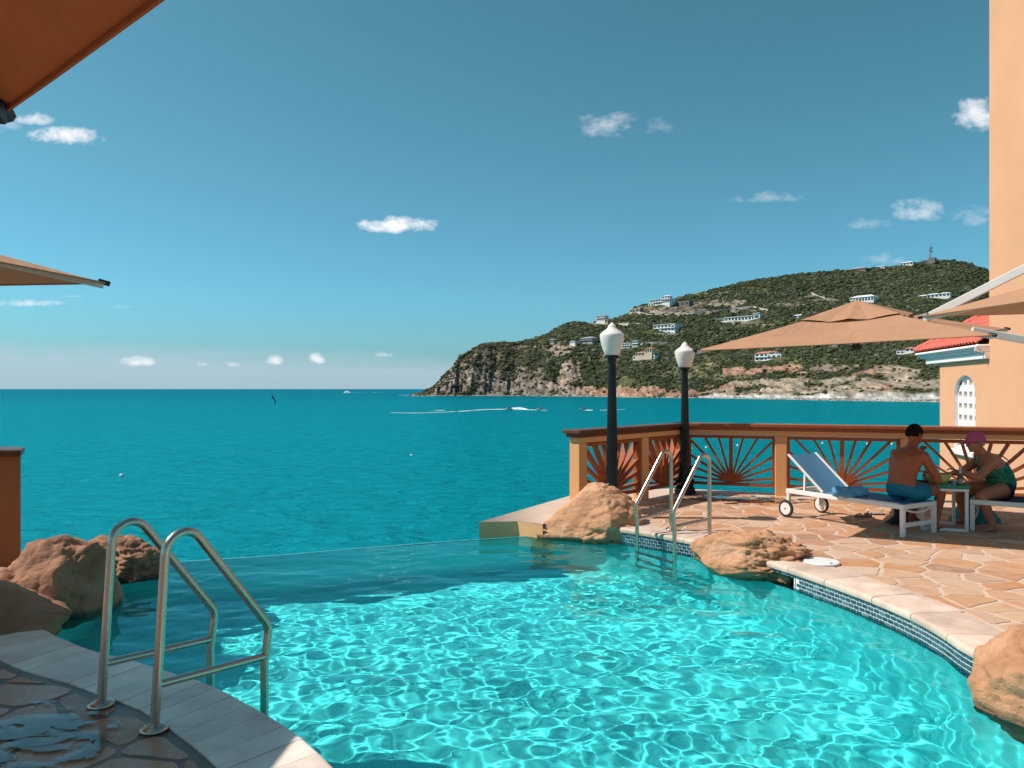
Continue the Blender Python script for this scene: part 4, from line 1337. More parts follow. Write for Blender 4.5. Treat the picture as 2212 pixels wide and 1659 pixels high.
soft_bag('black bag slumped under the man on the blue lounger', (4.58, 8.86, 0), .15, .11, .19, M_BBAG, rz=.4, flare=.4, seed=9, neck=.4, handle=False)
M_SOLE = simple('grey_sole', (.16, .12, .10), .7)
M_STRAP = simple('silver_strap', (.50, .46, .43), .4)
def sandal(label, loc, rz):
    t = thing('sandal', label, 'sandal', (loc[0], loc[1], 0), rz, None)
    out = [(.125 * math.cos(a), (.043 if math.cos(a) > 0 else .035) * math.sin(a)) for a in [2 * PI * k / 20 for k in range(20)]]
    MB().prism(out, 0, .020).build('sole', M_SOLE, t, bevel=.003)
    for (x0, x1, hh) in ((.02, .075, .045), (.075, .02, .048)):
        MB().beam((x0, -.036, .022), ((x0 + x1) / 2, 0, hh), .022, .005, up=(0, -.5, .8)).beam(((x0 + x1) / 2, 0, hh), (x1, .036, .022), .022, .005, up=(0, .5, .8)).build('strap', M_STRAP, t)
    MB().tube([(-.07, -.034, .02), (-.085, -.03, .06), (-.1, 0, .07), (-.085, .03, .06), (-.07, .034, .02)], .006, 6).build('heel_strap', M_STRAP, t, smooth=True)
    return t
sandal('flat sandal with crossed silver straps lying nearer the pool under the lounger', (4.30, 9.30), R(190))
sandal('flat sandal with crossed silver straps lying beside its pair nearer the balustrade', (4.52, 9.46), R(172))
# ------------------------------------------------------------------ people (one continuous skin each, hair and clothes on top)
def skin_mat(name, c, c2):
    m, nt, out = new_mat(name)
    n = tex(nt, 'noise', 5, 5, .6, coord='obj')
    col = ramp(nt, n, [(.3, c), (.7, c2)])
    principled(nt, out, col, .5, spec=.35, normal=bump(nt, tex(nt, 'noise', 60, 4, .6, coord='obj'), .2, .002), Subsurface_Weight=.06, Subsurface_Radius=(.02, .008, .004))
    return m
M_SKIN_M = skin_mat('tanned_skin', (.33, .08, .032), (.43, .115, .05))
M_SKIN_W = skin_mat('light_tanned_skin', (.42, .135, .07), (.52, .19, .105))

def loft(mb, secs, seg=20):
    """secs: (centre, side vector, front vector) half-axes; closed ends"""
    vs = []
    for c, u, w in secs:
        c, u, w = Vector(c), Vector(u), Vector(w)
        for k in range(seg):
            a = 2 * PI * k / seg
            ca, sa = math.cos(a), math.sin(a)
            vs.append(c + u * (abs(ca) ** .85 * (1 if ca > 0 else -1)) + w * (abs(sa) ** .9 * (1 if sa > 0 else -1)))
    n = len(secs)
    fs = [(i * seg + k, i * seg + (k + 1) % seg, (i + 1) * seg + (k + 1) % seg, (i + 1) * seg + k) for i in range(n - 1) for k in range(seg)]
    fs += [tuple(range(seg - 1, -1, -1)), tuple(range((n - 1) * seg, n * seg))]
    return mb.add(vs, fs)

def ball(mb, c, r, sub=2):
    bm = bmesh.new(); bmesh.ops.create_icosphere(bm, subdivisions=sub, radius=1)
    c = Vector(c); rx, ry, rz = r if isinstance(r, tuple) else (r, r, r)
    vs = [c + Vector((v.co.x * rx, v.co.y * ry, v.co.z * rz)) for v in bm.verts]
    fs = [tuple(v.index for v in f.verts) for f in bm.faces]
    bm.free(); return mb.add(vs, fs)

def fuse(mb, name, mat, parent, voxel=.007, smooth_it=6):
    """one continuous surface out of overlapping closed shapes"""
    me = mb.mesh(name + '_raw', mat)
    o = bpy.data.objects.new('tmp', me); C.objects.link(o)
    r = o.modifiers.new('r', 'REMESH'); r.mode = 'VOXEL'; r.voxel_size = voxel; r.use_smooth_shade = True
    s = o.modifiers.new('s', 'SMOOTH'); s.factor = .5; s.iterations = smooth_it
    dg = bpy.context.evaluated_depsgraph_get(); ev = o.evaluated_get(dg)
    m2 = bpy.data.meshes.new_from_object(ev)
    C.objects.unlink(o); bpy.data.objects.remove(o)
    m2.name = name
    m2.materials.clear(); m2.materials.append(mat)
    m2.polygons.foreach_set('use_smooth', [True] * len(m2.polygons))
    return link(name, m2, parent)

def limb(mb, pts, rs, seg=14):
    """tapered limb through pts, rounded at the joints"""
    pp, rr_ = [], []
    for i in range(len(pts) - 1):
        a, b = Vector(pts[i]), Vector(pts[i + 1])
        for k in range(6):
            t = k / 6; q = a.lerp(b, t); r = rs[i] * (1 - t) + rs[i + 1] * t
            r *= 1 + .07 * math.sin(PI * t)
            pp.append(q); rr_.append(r)
    pp.append(Vector(pts[-1])); rr_.append(rs[-1])
    mb.tube(pp, rr_, seg)
    for p, r in zip(pts[1:-1], rs[1:-1]): ball(mb, p, r * 1.0)
    return mb

def hand(mb, wrist, d, palm_n, s=1.0, curl=.5, right=True):
    """palm, four unequal curled fingers and a thumb from the palm's side"""
    d = Vector(d).normalized(); n = Vector(palm_n); n = (n - d * n.dot(d)).normalized(); side = d.cross(n) * (1 if right else -1)
    w = Vector(wrist)
    loft(mb, [(w, side * .024 * s, n * .019 * s), (w + d * .03 * s, side * .036 * s, n * .016 * s), (w + d * .085 * s, side * .040 * s, n * .014 * s), (w + d * .095 * s, side * .038 * s, n * .010 * s)], 14)
    for k, L in enumerate((.068, .078, .072, .056)):
        b = w + d * .088 * s + side * (.030 - .020 * k) * s
        p1 = b + (d * math.cos(curl * .5) - n * -math.sin(curl * .5)) * L * .42 * s
        d2 = (d * math.cos(curl * 1.4) + n * math.sin(curl * 1.4)); p2 = p1 + d2 * L * .33 * s
        d3 = (d * math.cos(curl * 2.2) + n * math.sin(curl * 2.2)); p3 = p2 + d3 * L * .27 * s
        mb.tube([b - d * .02 * s, b, p1, p2, p3], [.0095 * s, .0095 * s, .0088 * s, .008 * s, .0065 * s], 8)
    b = w + d * .030 * s + side * .032 * s
    mb.tube([b - side * .01 * s, b + (side * .7 + d * .6) * .030 * s, b + (side * .75 + d * 1.3 + n * .3) * .042 * s], [.012 * s, .011 * s, .008 * s], 8)

def foot(mb, ankle, d, s=1.0):
    """heel, instep and five toes flat on the ground"""
    d = Vector((d[0], d[1], 0)).normalized(); side = Vector((-d.y, d.x, 0)); up = Vector((0, 0, 1)); a = Vector((ankle[0], ankle[1], 0))
    loft(mb, [(a - d * .055 * s + up * .030, side * .022 * s, up * .022 * s), (a - d * .03 * s + up * .036 * s, side * .031 * s, up * .034 * s), (a + d * .02 * s + up * .040 * s, side * .033 * s, up * .038 * s),
              (a + d * .08 * s + up * .030 * s, side * .038 * s, up * .028 * s), (a + d * .135 * s + up * .019 * s, side * .046 * s, up * .017 * s), (a + d * .155 * s + up * .015 * s, side * .044 * s, up * .013 * s)], 16)
    for k in range(5):
        b = a + d * (.150 - .005 * k) * s + side * (.034 - .0175 * k) * s + up * .013 * s
        L = (.036, .034, .030, .026, .022)[k] * s
        mb.tube([b - d * .015, b + d * L * .6, b + d * L - up * .003], [(.013 if k == 0 else .0088) * s, (.012 if k == 0 else .0082) * s, (.009 if k == 0 else .006) * s], 8)

def head(mb, c, face, s=1.0, tilt=0.0):
    """skull, jaw, nose, lips, ears, brow; face = horizontal look direction"""
    f = Vector((face[0], face[1], 0)).normalized(); sd = Vector((-f.y, f.x, 0)); up = Vector((0, 0, 1))
    if tilt:
        q = Matrix.Rotation(tilt, 3, sd); f = q @ f; up = q @ up
    c = Vector(c)
    P = lambda x, y, z: c + (f * x + sd * y + up * z) * s
    V = lambda x, y, z: (f * x + sd * y + up * z) * s
    loft(mb, [(P(.012, 0, -.115), V(0, .022, 0), V(.024, 0, 0)), (P(.022, 0, -.105), V(0, .040, 0), V(.050, 0, 0)), (P(.016, 0, -.075), V(0, .056, 0), V(.070, 0, 0)), (P(.004, 0, -.035), V(0, .068, 0), V(.084, 0, 0)),
              (P(-.004, 0, .01), V(0, .074, 0), V(.093, 0, 0)), (P(-.008, 0, .05), V(0, .074, 0), V(.094, 0, 0)), (P(-.010, 0, .085), V(0, .062, 0), V(.080, 0, 0)), (P(-.010, 0, .110), V(0, .038, 0), V(.050, 0, 0)), (P(-.010, 0, .120), V(0, .012, 0), V(.018, 0, 0))], 24)
    # nose, brow, lips, chin, cheeks
    mb.tube([P(.082, 0, .020), P(.098, 0, -.010), P(.108, 0, -.028), P(.088, 0, -.038)], [.007 * s, .010 * s, .014 * s, .012 * s], 8)
    mb.tube([P(.074, -.045, .028), P(.088, -.02, .034), P(.088, .02, .034), P(.074, .045, .028)], .009 * s, 8)
    mb.tube([P(.078, -.022, -.062), P(.088, 0, -.060), P(.078, .022, -.062)], .008 * s, 8)
    mb.tube([P(.074, -.020, -.074), P(.085, 0, -.074), P(.074, .020, -.074)], .008 * s, 8)
    ball(mb, P(.066, 0, -.100), .018 * s)
    for y in (-1, 1):
        ball(mb, P(.060, y * .036, -.030), .020 * s)
        e = [P(-.004, y * .074, .018), P(-.016, y * .086, .022), P(-.018, y * .087, -.006), P(-.004, y * .078, -.028)]
        mb.tube(e, [.008 * s, .011 * s, .010 * s, .007 * s], 8)
    return P, V

def set_origin(o, c):
    pass

# ---- the man, sitting on the blue lounger with his back to the pool
def build_man():
    seat = Vector((4.33, 8.42, .352))
    f = Vector((.90, .43, 0)).normalized()         # facing the table
    r = Vector((f.y, -f.x, 0))                      # his right-hand side
    up = Vector((0, 0, 1))
    root = thing('person', 'bare-backed man in turquoise swim shorts sitting on the blue lounger', 'person', tuple(seat))
    O = seat
    Lc = lambda x, y, z: f * x + r * y + up * z     # x forward, y right, z up; relative to the seat point
    mb = MB()
    k = .93
    # torso: spine leaning forward and a little rounded
    secs = [(Lc(.02, 0, .06), .155, .105), (Lc(-.005, 0, .10), .165, .110), (Lc(-.015, 0, .17), .158, .104), (Lc(-.005, 0, .25), .152, .100), (Lc(.02, 0, .33), .168, .108), (Lc(.055, 0, .41), .188, .112),
            (Lc(.095, 0, .475), .196, .105), (Lc(.125, 0, .52), .175, .085), (Lc(.145, 0, .548), .115, .062), (Lc(.155, 0, .565), .065, .055)]
    loft(mb, [(c, r * a, (f * .95 - up * .25).normalized() * b) for c, a, b in secs], 28)
    # neck and head
    limb(mb, [Lc(.145, 0, .53), Lc(.185, 0, .625)], [.058, .052])
    face = (f * .9 - r * -.35)
    P, V = head(mb, Lc(.205, 0, .70), (f * .93 + r * .10), .93, tilt=.18)
    # shoulders and arms, elbows forward over the table
    for s_, el, wr in ((1, Lc(.26, .235, .225), Lc(.43, .05, .26)), (-1, Lc(.30, -.23, .24), Lc(.37, -.09, .47))):
        sh = Lc(.115, s_ * .178, .478)
        ball(mb, sh, (.060, .060, .062))
        limb(mb, [sh, el, wr], [.056, .042, .028])
        dd = (wr - el).normalized()
        hand(mb, wr - dd * .005, dd, -up if s_ > 0 else f, .92, .55, right=s_ > 0)
    # shoulder blades and spine groove give the back its planes
    for y in (-1, 1):
        ball(mb, Lc(.005, y * .085, .42), (.05, .06, .085))
    # legs: right knee bent over the edge, left beside it
    for s_, kn, an in ((1, Lc(.43, .16, .105), Lc(.30, .17, -.285)), (-1, Lc(.44, -.12, .10), Lc(.36, -.17, -.285))):
        hp = Lc(.03, s_ * .095, .085)
        limb(mb, [hp, kn, an], [.088, .056, .036], 18)
        # calf
        ball(mb, kn.lerp(an, .35) - f * .012, (.048, .048, .09))
        g = an + O
        mbf = MB()
        foot(mbf, (g.x, g.y), f * .95 + r * (.1 * s_), .95)
        mb.add([Vector(v) - O for v in mbf.v], mbf.f)
    body = fuse(mb, 'body', M_SKIN_M, root, .0065, 5)
    # shorts
    sh = MB()
    loft(sh, [(c, r * (a + .012), (f * .95 - up * .2).normalized() * (b + .012)) for c, a, b in ((Lc(.02, 0, .015), .150, .115), (Lc(.01, 0, .06), .168, .120), (Lc(-.008, 0, .11), .166, .108), (Lc(-.014, 0, .150), .154, .103))], 26)
    for s_, kn in ((1, Lc(.43, .16, .105)), (-1, Lc(.44, -.12, .10))):
        hp = Lc(.0, s_ * .09, .075)
        limb(sh, [hp, hp.lerp(kn, .52)], [.104, .088], 20)
    shorts = fuse(sh, 'swim_shorts', simple('turquoise_cloth', (.0, .16, .24), .7, var=.2, scale=9, bmp=.5, bscale=14, bdist=.02), root, .0075, 4)
    # short dark hair as a close cap over the skull
    hc = MB()
    cc = Lc(.205, 0, .70)
    q = Matrix.Rotation(.18, 3, Vector((-f.y, f.x, 0)))
    hf = q @ (f * .995 + r * .10); hu = q @ up; hs = Vector((-f.y, f.x, 0))
    bm = bmesh.new(); bmesh.ops.create_icosphere(bm, subdivisions=4, radius=1)
    keep = {}
    for v in bm.verts:
        p = v.co
        front = p.x
        if p.z > -.42 + .62 * max(0, front + .1) + .15 * abs(p.y):
            w = cc + hf * (p.x * .106 - .010) * .95 + hs * p.y * .0835 * .95 + hu * (p.z * .126 + .010) * .95
            w += (w - cc).normalized() * .004 * noise.noise(p * 14)
            keep[v.index] = len(hc.v); hc.v.append(tuple(w))
    for fc in bm.faces:
        if all(v.index in keep for v in fc.verts): hc.f.append(tuple(keep[v.index] for v in fc.verts))
    bm.free()
    hc.build('hair', simple('dark_hair', (.011, .0055, .004), .9, spec=.15, var=.3, scale=40, bmp=.6, bscale=160, bdist=.004), root, smooth=True, angle=180)
    # white drawstring at the side seam of the shorts
    MB().tube([Lc(.02, .178, .10), Lc(.06, .185, .085), Lc(.10, .175, .105)], .004, 6).build('drawstring', M_WHITE, root, smooth=True)
    return root
man = build_man()

def build_woman():
    seat = Vector((5.56, 8.62, .352))
    f = Vector((-.93, .10, 0)).normalized()
    r = Vector((f.y, -f.x, 0))                     # her right: away from the camera; her left side faces us
    up = Vector((0, 0, 1))
    root = thing('person', 'woman in pink cap and green patterned swimsuit leaning over the small table', 'person', tuple(seat))
    O = seat
    Lc = lambda x, y, z: f * x + r * y + up * z
    mb = MB()
    spine = [(.00, .06, .165, .125), (-.005, .12, .170, .125), (.015, .20, .160, .122), (.055, .28, .155, .120), (.105, .355, .160, .118), (.150, .415, .165, .098), (.185, .455, .140, .075), (.205, .480, .075, .055)]
    ax = (f * .86 - up * .5).normalized()
    loft(mb, [(Lc(x, 0, z), r * a, ax * b) for x, z, a, b in spine], 28)
    limb(mb, [Lc(.195, 0, .465), Lc(.250, 0, .545)], [.050, .046])
    P, V = head(mb, Lc(.285, 0, .605), (f + r * .02), .90, tilt=.12)
    for s_, el, wr in ((-1, Lc(.33, -.17, .22), Lc(.50, -.09, .285)), (1, Lc(.36, .19, .235), Lc(.50, .07, .25))):
        sh = Lc(.160, s_ * .155, .405)
        ball(mb, sh, (.058, .058, .060))
        limb(mb, [sh, el, wr], [.055, .040, .026])
        dd = (wr - el).normalized()
        hand(mb, wr - dd * .005, dd, -up, .85, .5, right=s_ > 0)
    for y in (-1, 1): ball(mb, Lc(.155, y * .07, .285), (.07, .07, .065))
    for s_, kn, an in ((-1, Lc(.34, -.26, .03), Lc(.24, -.30, -.285)), (1, Lc(.38, .20, .06), Lc(.30, .20, -.285))):
        hp = Lc(.02, s_ * .10, .085)
        limb(mb, [hp, kn, an], [.096, .060, .036], 18)
        mbf = MB(); g = an + O
        foot(mbf, (g.x, g.y), f + r * (s_ * .2), .88)
        mb.add([Vector(v) - O for v in mbf.v], mbf.f)
    fuse(mb, 'body', M_SKIN_W, root, .0065, 5)
    # swimsuit: patterned top part over the torso, black bottom
    m, nt, out = new_mat('green_swimsuit')
    w1 = tex(nt, 'noise', 42, 3, .7, sc=(.55, .55, 1.6), coord='obj', dist=1.2)
    w2 = tex(nt, 'wave', 16, 3, .5, dist=2.5, coord='obj', rot=(0, R(90), 0))
    c = ramp(nt, w1, [(.40, (.004, .035, .022)), (.50, (.006, .20, .10)), (.60, (.03, .34, .20)), (.68, (.50, .58, .46))])
    c = mixc(nt, mth(nt, 'MULTIPLY', w2, .55), c, (.004, .05, .03))
    principled(nt, out, c, .6, spec=.3, normal=bump(nt, w1, .4, .006))
    st = MB()
    loft(st, [(Lc(x, 0, z), r * (a + .010), ax * (b + .012)) for x, z, a, b in [(-.006, .09, .168, .125), (-.005, .12, .170, .125), (.015, .20, .160, .122), (.055, .28, .155, .122), (.088, .335, .157, .118)]], 28)
    for y in (-1, 1): ball(st, Lc(.158, y * .07, .287), (.078, .078, .072))
    fuse(st, 'swimsuit_top', m, root, .008, 3)
    bt = MB()
    loft(bt, [(Lc(x, 0, z), r * (a + .010), ax * (b + .012)) for x, z, a, b in [(.005, .02, .150, .125), (.0, .06, .165, .126), (-.006, .10, .169, .126)]], 28)
    for s_, kn in ((-1, Lc(.34, -.26, .03)), (1, Lc(.38, .20, .06))):
        hp = Lc(.0, s_ * .085, .085); limb(bt, [hp, hp.lerp(kn, .16)], [.110, .104], 18)
    fuse(bt, 'swimsuit_bottom', simple('black_cloth', (.010, .010, .012), .7, var=.3), root, .008, 3)
    for s_ in (-1, 1):
        MB().tube([Lc(.075, s_ * .10, .335) - ax * .13, Lc(.12, s_ * .085, .43) - ax * .085, Lc(.20, s_ * .045, .487), Lc(.245, s_ * .03, .46) + ax * .03, Lc(.21, s_ * .07, .37) + ax * .075], .007, 8).build('strap', m, root, smooth=True)
    # baseball cap with brim
    cc = Lc(.285, 0, .605); sd_ = Vector((-f.y, f.x, 0)); q = Matrix.Rotation(.12, 3, sd_); hf = q @ f; hu = q @ up
    M_CAP = simple('pink_cap_cloth', (.52, .075, .16), .8, var=.12, scale=10, bmp=.4, bscale=200, bdist=.002)
    cp = MB(); bm = bmesh.new(); bmesh.ops.create_icosphere(bm, subdivisions=4, radius=1); keep = {}
    for v in bm.verts:
        p = v.co
        if p.z > -.12 - .18 * max(0, -p.x):
            w = cc + hf * (p.x * .106 - .010) + sd_ * p.y * .089 + hu * (p.z * .122 + .018)
            keep[v.index] = len(cp.v); cp.v.append(tuple(w))
    for fc in bm.faces:
        if all(v.index in keep for v in fc.verts): cp.f.append(tuple(keep[v.index] for v in fc.verts))
    bm.free()
    cap = cp.build('cap', M_CAP, root, smooth=True, angle=180)
    br = MB(); n = 14
    for j in range(2):
        for i in range(n + 1):
            a = -PI / 2 + PI * i / n
            for rr_ in (0, 1):
                x = (.080 + .075 * rr_ * max(.15, math.cos(a))) * 1.0
                px_ = math.cos(a) * .082 + (.115 * rr_ * math.cos(a)) ; py_ = math.sin(a) * (.074 - .008 * rr_)
                br.v.append(tuple(cc + hf * px_ + sd_ * py_ + hu * (.018 - .012 * rr_ * math.cos(a) - .010 * (py_ / .074) ** 2 - .005 * j)))
    m_ = 2 * (n + 1)
    for i in range(n):
        br.f.append((2 * i, 2 * i + 1, 2 * i + 3, 2 * i + 2)); br.f.append((m_ + 2 * i, m_ + 2 * i + 2, m_ + 2 * i + 3, m_ + 2 * i + 1)); br.f.append((2 * i + 1, m_ + 2 * i + 1, m_ + 2 * i + 3, 2 * i + 3))
    br.build('brim', M_CAP, cap, smooth=True, angle=50)
    MB().lathe([(.009, 0), (.008, .005), (.001, .007)], 10, Matrix.Translation(cc + hu * .132 - hf * .010)).build('button', M_CAP, cap, smooth=True)
    # sunglasses
    sg = MB()
    gs = []
    for y in (-1, 1):
        gs.append(cc + (hf * .088 + sd_ * y * .030 + hu * .008) * .92)
    sgm = simple('black_lens', (.01, .008, .008), .15, spec=.7)
    ball(sg, gs[0], (.012, .024, .017)); ball(sg, gs[1], (.012, .024, .017))
    sg.tube([gs[0], (gs[0] + gs[1]) / 2 + hf * .006, gs[1]], .004, 6)
    for y, g_ in ((-1, gs[0]), (1, gs[1])):
        sg.tube([g_ + sd_ * y * .018, cc + (hf * .03 + sd_ * y * .080 + hu * .014) * .92, cc + (-hf * .01 + sd_ * y * .084 + hu * .012) * .92], .004, 6)
    fuse(sg, 'sunglasses', sgm, root, .0028, 1)
    # short grey-blond hair showing under the cap
    hb = MB()
    for i in range(9):
        a = PI * .62 + PI * .76 * i / 8
        c0 = cc + hf * math.cos(a) * .080 + sd_ * math.sin(a) * .070 + hu * -.012
        ball(hb, c0, (.022, .022, .034), 2)
    fuse(hb, 'hair', simple('grey_blond_hair', (.30, .20, .14), .7, var=.3, scale=50), root, .006, 2)
    return root
woman = build_woman()
# ------------------------------------------------------------------ orange villa with tower, beyond the terrace
FC = Vector((11.27, 20.0)); ud = Vector((-.2075, -.9782)); nd = Vector((-.9782, .2075))      # far corner, along the wall to us, outward
ang_v = math.atan2(ud.y, ud.x)
M_PEACH = simple('peach_stucco', (.80, .39, .215), .85, var=.07, scale=.55, bmp=.25, bscale=30, bdist=.006, coord='pos')
M_TRIM = simple('white_trim', (.90, .80, .76), .6, var=.04, scale=3)
villa = thing('villa', 'tall orange stucco villa with red tiled roof and white arched window at the terrace end', 'villa', (FC.x, FC.y, -8))
def VM(): # local frame: x along wall towards us, y into the building, z up (world z)
    return Matrix.Translation((0, 0, 8)) @ Matrix((( ud.x, -nd.x, 0, 0), (ud.y, -nd.y, 0, 0), (0, 0, 1, 0), (0, 0, 0, 1)))
V_ = VM()
S0, S1, ZA, ZS, ZB = 1.04, 2.41, 1.90, 1.42, .10
arch = [(S0, ZB), (S1, ZB), (S1, ZS)] + [((S0 + S1) / 2 + (S1 - S0) / 2 * math.cos(a), ZS + (ZA - ZS) * math.sin(a)) for a in [PI * k / 16 for k in range(1, 16)]] + [(S0, ZS)]
outer = [(0, -8), (9, -8), (9, 15), (3.2, 15), (3.2, 2.6), (0, 2.6)]
tri = tessellate_polygon([[Vector((p[0], p[1], 0)) for p in outer], [Vector((p[0], p[1], 0)) for p in arch]])
allp = outer + arch
mb = MB(); mb.add([V_ @ Vector((p[0], 0, p[1])) for p in allp], [tuple(t) for t in tri])
# remaining faces of the block
D_ = 6.0
q = [V_ @ Vector(p) for p in ((0, .001, -8), (0, D_, -8), (0, D_, 2.6), (0, .001, 2.6), (9, .001, -8), (9, D_, -8), (9, D_, 15), (9, .001, 15), (3.2, .001, 15), (3.2, D_, 15), (3.2, .001, 2.6), (3.2, D_, 2.6))]
mb.add(q, [(0, 1, 2, 3), (4, 5, 6, 7), (7, 6, 9, 8), (8, 9, 11, 10), (10, 11, 2, 3), (1, 5, 6, 9, 11, 2)])
wall = mb.build('wall', M_PEACH, villa)
# window: white reveal, pierced screen, sill
win = MB()
n = len(arch); RD = .09
win.add([V_ @ Vector((p[0], .0, p[1])) for p in arch] + [V_ @ Vector((p[0], RD, p[1])) for p in arch], [(i, (i + 1) % n, n + (i + 1) % n, n + i) for i in range(n)])
w_ = win.build('window', M_TRIM, villa)
scr = MB()
cols, rows = 4, 6
xs = []; x = S0 - .10; gapx = .155; hw = .19
xs = [S0 - .1]
for i in range(cols): xs += [S0 + .06 + i * .335, S0 + .06 + i * .335 + hw]
xs += [S1 + .1]
zs = [ZB - .1]
for j in range(rows): zs += [ZB + .14 + j * .285, ZB + .14 + j * .285 + .125]
zs += [ZA + .15]
for i in range(len(xs) - 1):
    for j in range(len(zs) - 1):
        if i % 2 == 1 and j % 2 == 1:
            a, b, c, d = xs[i], xs[i + 1], zs[j], zs[j + 1]
            P_ = [V_ @ Vector(p) for p in ((a, RD, c), (b, RD, c), (b, RD, d), (a, RD, d), (a, RD + .09, c), (b, RD + .09, c), (b, RD + .09, d), (a, RD + .09, d))]
            scr.add(P_, [(0, 1, 5, 4), (1, 2, 6, 5), (2, 3, 7, 6), (3, 0, 4, 7)])
            continue
        scr.add([V_ @ Vector(p) for p in ((xs[i], RD, zs[j]), (xs[i + 1], RD, zs[j]), (xs[i + 1], RD, zs[j + 1]), (xs[i], RD, zs[j + 1]))], [(0, 1, 2, 3)])
scr.build('screen', M_TRIM, w_)
bk = MB(); bk.add([V_ @ Vector(p) for p in ((S0 - .1, RD + .25, ZB - .1), (S1 + .1, RD + .25, ZB - .1), (S1 + .1, RD + .25, ZA + .15), (S0 - .1, RD + .25, ZA + .15))], [(0, 1, 2, 3)])
bk.build('back_wall', simple('grey_interior', (.35, .34, .35), .8), w_)
MB().box((S0 - .08, -.10, ZB - .13), (S1 + .08, -.003, ZB - .02), V_).build('sill', M_TRIM, w_, bevel=.008)
# cornice: frieze and stepped crown along the sea end and the long side, mitred at the far corner
def band(y0, z0, y1, z1, e1):
    """profile rectangle from the wall out to -y, run round the far corner"""
    m = MB()
    e = 3.22
    a = [(e, y0), (y0, y0), (y0, D_)]; b = [(e, y1), (e1, y1), (e1, D_)]
    pts = [V_ @ Vector((p[0], p[1], z)) for z in (z0, z1) for p in a + b]
    # indices: z0: a0 a1 a2 b0 b1 b2 | z1: +6
    m.add(pts, [(0, 1, 4, 3), (1, 2, 5, 4), (6, 9, 10, 7), (7, 10, 11, 8), (3, 4, 10, 9), (4, 5, 11, 10), (0, 3, 9, 6), (2, 8, 11, 5)])
    return m
band(-.001, 2.24, -.10, 2.395, -.80).build('frieze', M_TRIM, villa, bevel=.01)
cr = band(-.001, 2.396, -.17, 2.45, -1.05); cr.build('crown', M_TRIM, villa, bevel=.01)
band(-.001, 2.451, -.21, 2.49, -1.12).build('crown', M_TRIM, villa, bevel=.008)
band(-.001, 2.491, -.26, 2.56, -1.22).build('gutter', M_TRIM, villa, bevel=.02)
# hipped roof
EO = .24; EX = 1.18; PZ = .72
def rz_(y): return 2.60 + (y + EO) * PZ
rf = MB()
top = 3.0
pts = [(3.19, -EO), (-EX, -EO), (top - .01, top - .01), (3.19, top - .01)]
rf.add([V_ @ Vector((p[0], p[1], rz_(p[1]))) for p in pts], [(0, 1, 2, 3)])
pts2 = [(-EX, -EO, rz_(-EO)), (-EX, D_, rz_(-EO)), (top - .01, D_ - 1, rz_(top - .01)), (top - .01, top - .01, rz_(top - .01))]
rf.add([V_ @ Vector(p) for p in pts2], [(0, 1, 2, 3)])
M_RED = simple('red_clay_tile', (.62, .115, .075), .6, var=.14, scale=9, bmp=.3, bscale=60, bdist=.004, objrand=.10, coord='pos')
roof = rf.build('roof', M_RED, villa)
# barrel tiles
tm = MB(); seg = 6
for i in range(2):
    y = i * .34; r = .085 - .012 * i
    for k in range(seg + 1):
        a = PI * k / seg
        tm.v.append((r * math.cos(a), y, r * .75 * math.sin(a)))
tm.f = [(k, k + 1, seg + 2 + k, seg + 1 + k) for k in range(seg)]
tmesh2 = tm.mesh('roof_tile', M_RED, smooth=True, angle=60)
slope = math.atan(PZ)
up2 = Vector((0, math.cos(slope), math.sin(slope)))
nt_ = 0
x = -EX + .1
while x < 3.14:
    for j in range(9):
        y = -EO - .03 + j * .30 * math.cos(slope)
        if (y + EO) / (top + EO) > (x + EX) / (top + EX) - .02 or y > top - .4: break
        B = Matrix(((1, 0, 0, x), (0, up2.y, -up2.z, y), (0, up2.z, up2.y, rz_(y) + .012 + .004 * (j % 2)), (0, 0, 0, 1)))
        o = link('roof_tile', tmesh2, roof)
        o.matrix_basis = V_ @ B
        nt_ += 1
    x += .19
# ridge tiles up the hip
hp = MB(); a = V_ @ Vector((-EX, -EO, rz_(-EO) + .04)); b = V_ @ Vector((top, top, rz_(top) + .04))
for k in range(11):
    p0 = a.lerp(b, k / 11); p1 = a.lerp(b, (k + 1.12) / 11)
    MB().tube([p0, p1], [.10, .085], 8).build('ridge_tile', M_RED, roof, smooth=True)
# white fascia down the tower end of the roof
MB().beam(V_ @ Vector((3.17, -.27, 2.50)), V_ @ Vector((3.17, -.02, 2.42)), .03, .16).build('end_board', M_TRIM, villa)

# puddles: thin films of water on the paving
def puddle(label, c, rx, ry, seed, rot=0.0):
    m = MB(); n = 60; pts = []
    for k in range(n):
        a = 2 * PI * k / n
        r = 1 + .55 * noise.noise(Vector((math.cos(a) * 1.6 + seed, math.sin(a) * 1.6, seed))) 
        p = Vector((math.cos(a) * rx * r, math.sin(a) * ry * r, 0)); p.rotate(Matrix.Rotation(rot, 3, 'Z'))
        pts.append(p)
    m.v = [tuple(p) for p in pts] + [(0, 0, 0)]; m.f = [(k, (k + 1) % n, n) for k in range(n)]
    o = m.build('puddle', M_PUDDLE); o.location = (c[0], c[1], .0085)
    return tag(o, label, 'puddle')
m, nt, out = new_mat('puddle_water')
tc_ = nt.nodes.new('ShaderNodeTexCoord'); ln_ = nt.nodes.new('ShaderNodeVectorMath'); ln_.operation = 'LENGTH'
mp_ = nt.nodes.new('ShaderNodeMapping'); mp_.inputs['Location'].default_value = (-1, -1, 0); mp_.inputs['Scale'].default_value = (2, 2, 0)
nt.links.new(tc_.outputs['Generated'], mp_.inputs[0]); nt.links.new(mp_.outputs[0], ln_.inputs[0])
pn_ = tex(nt, 'noise', 4.5, 5, .62, sc=(1, 1.6, 1), dist=.8)
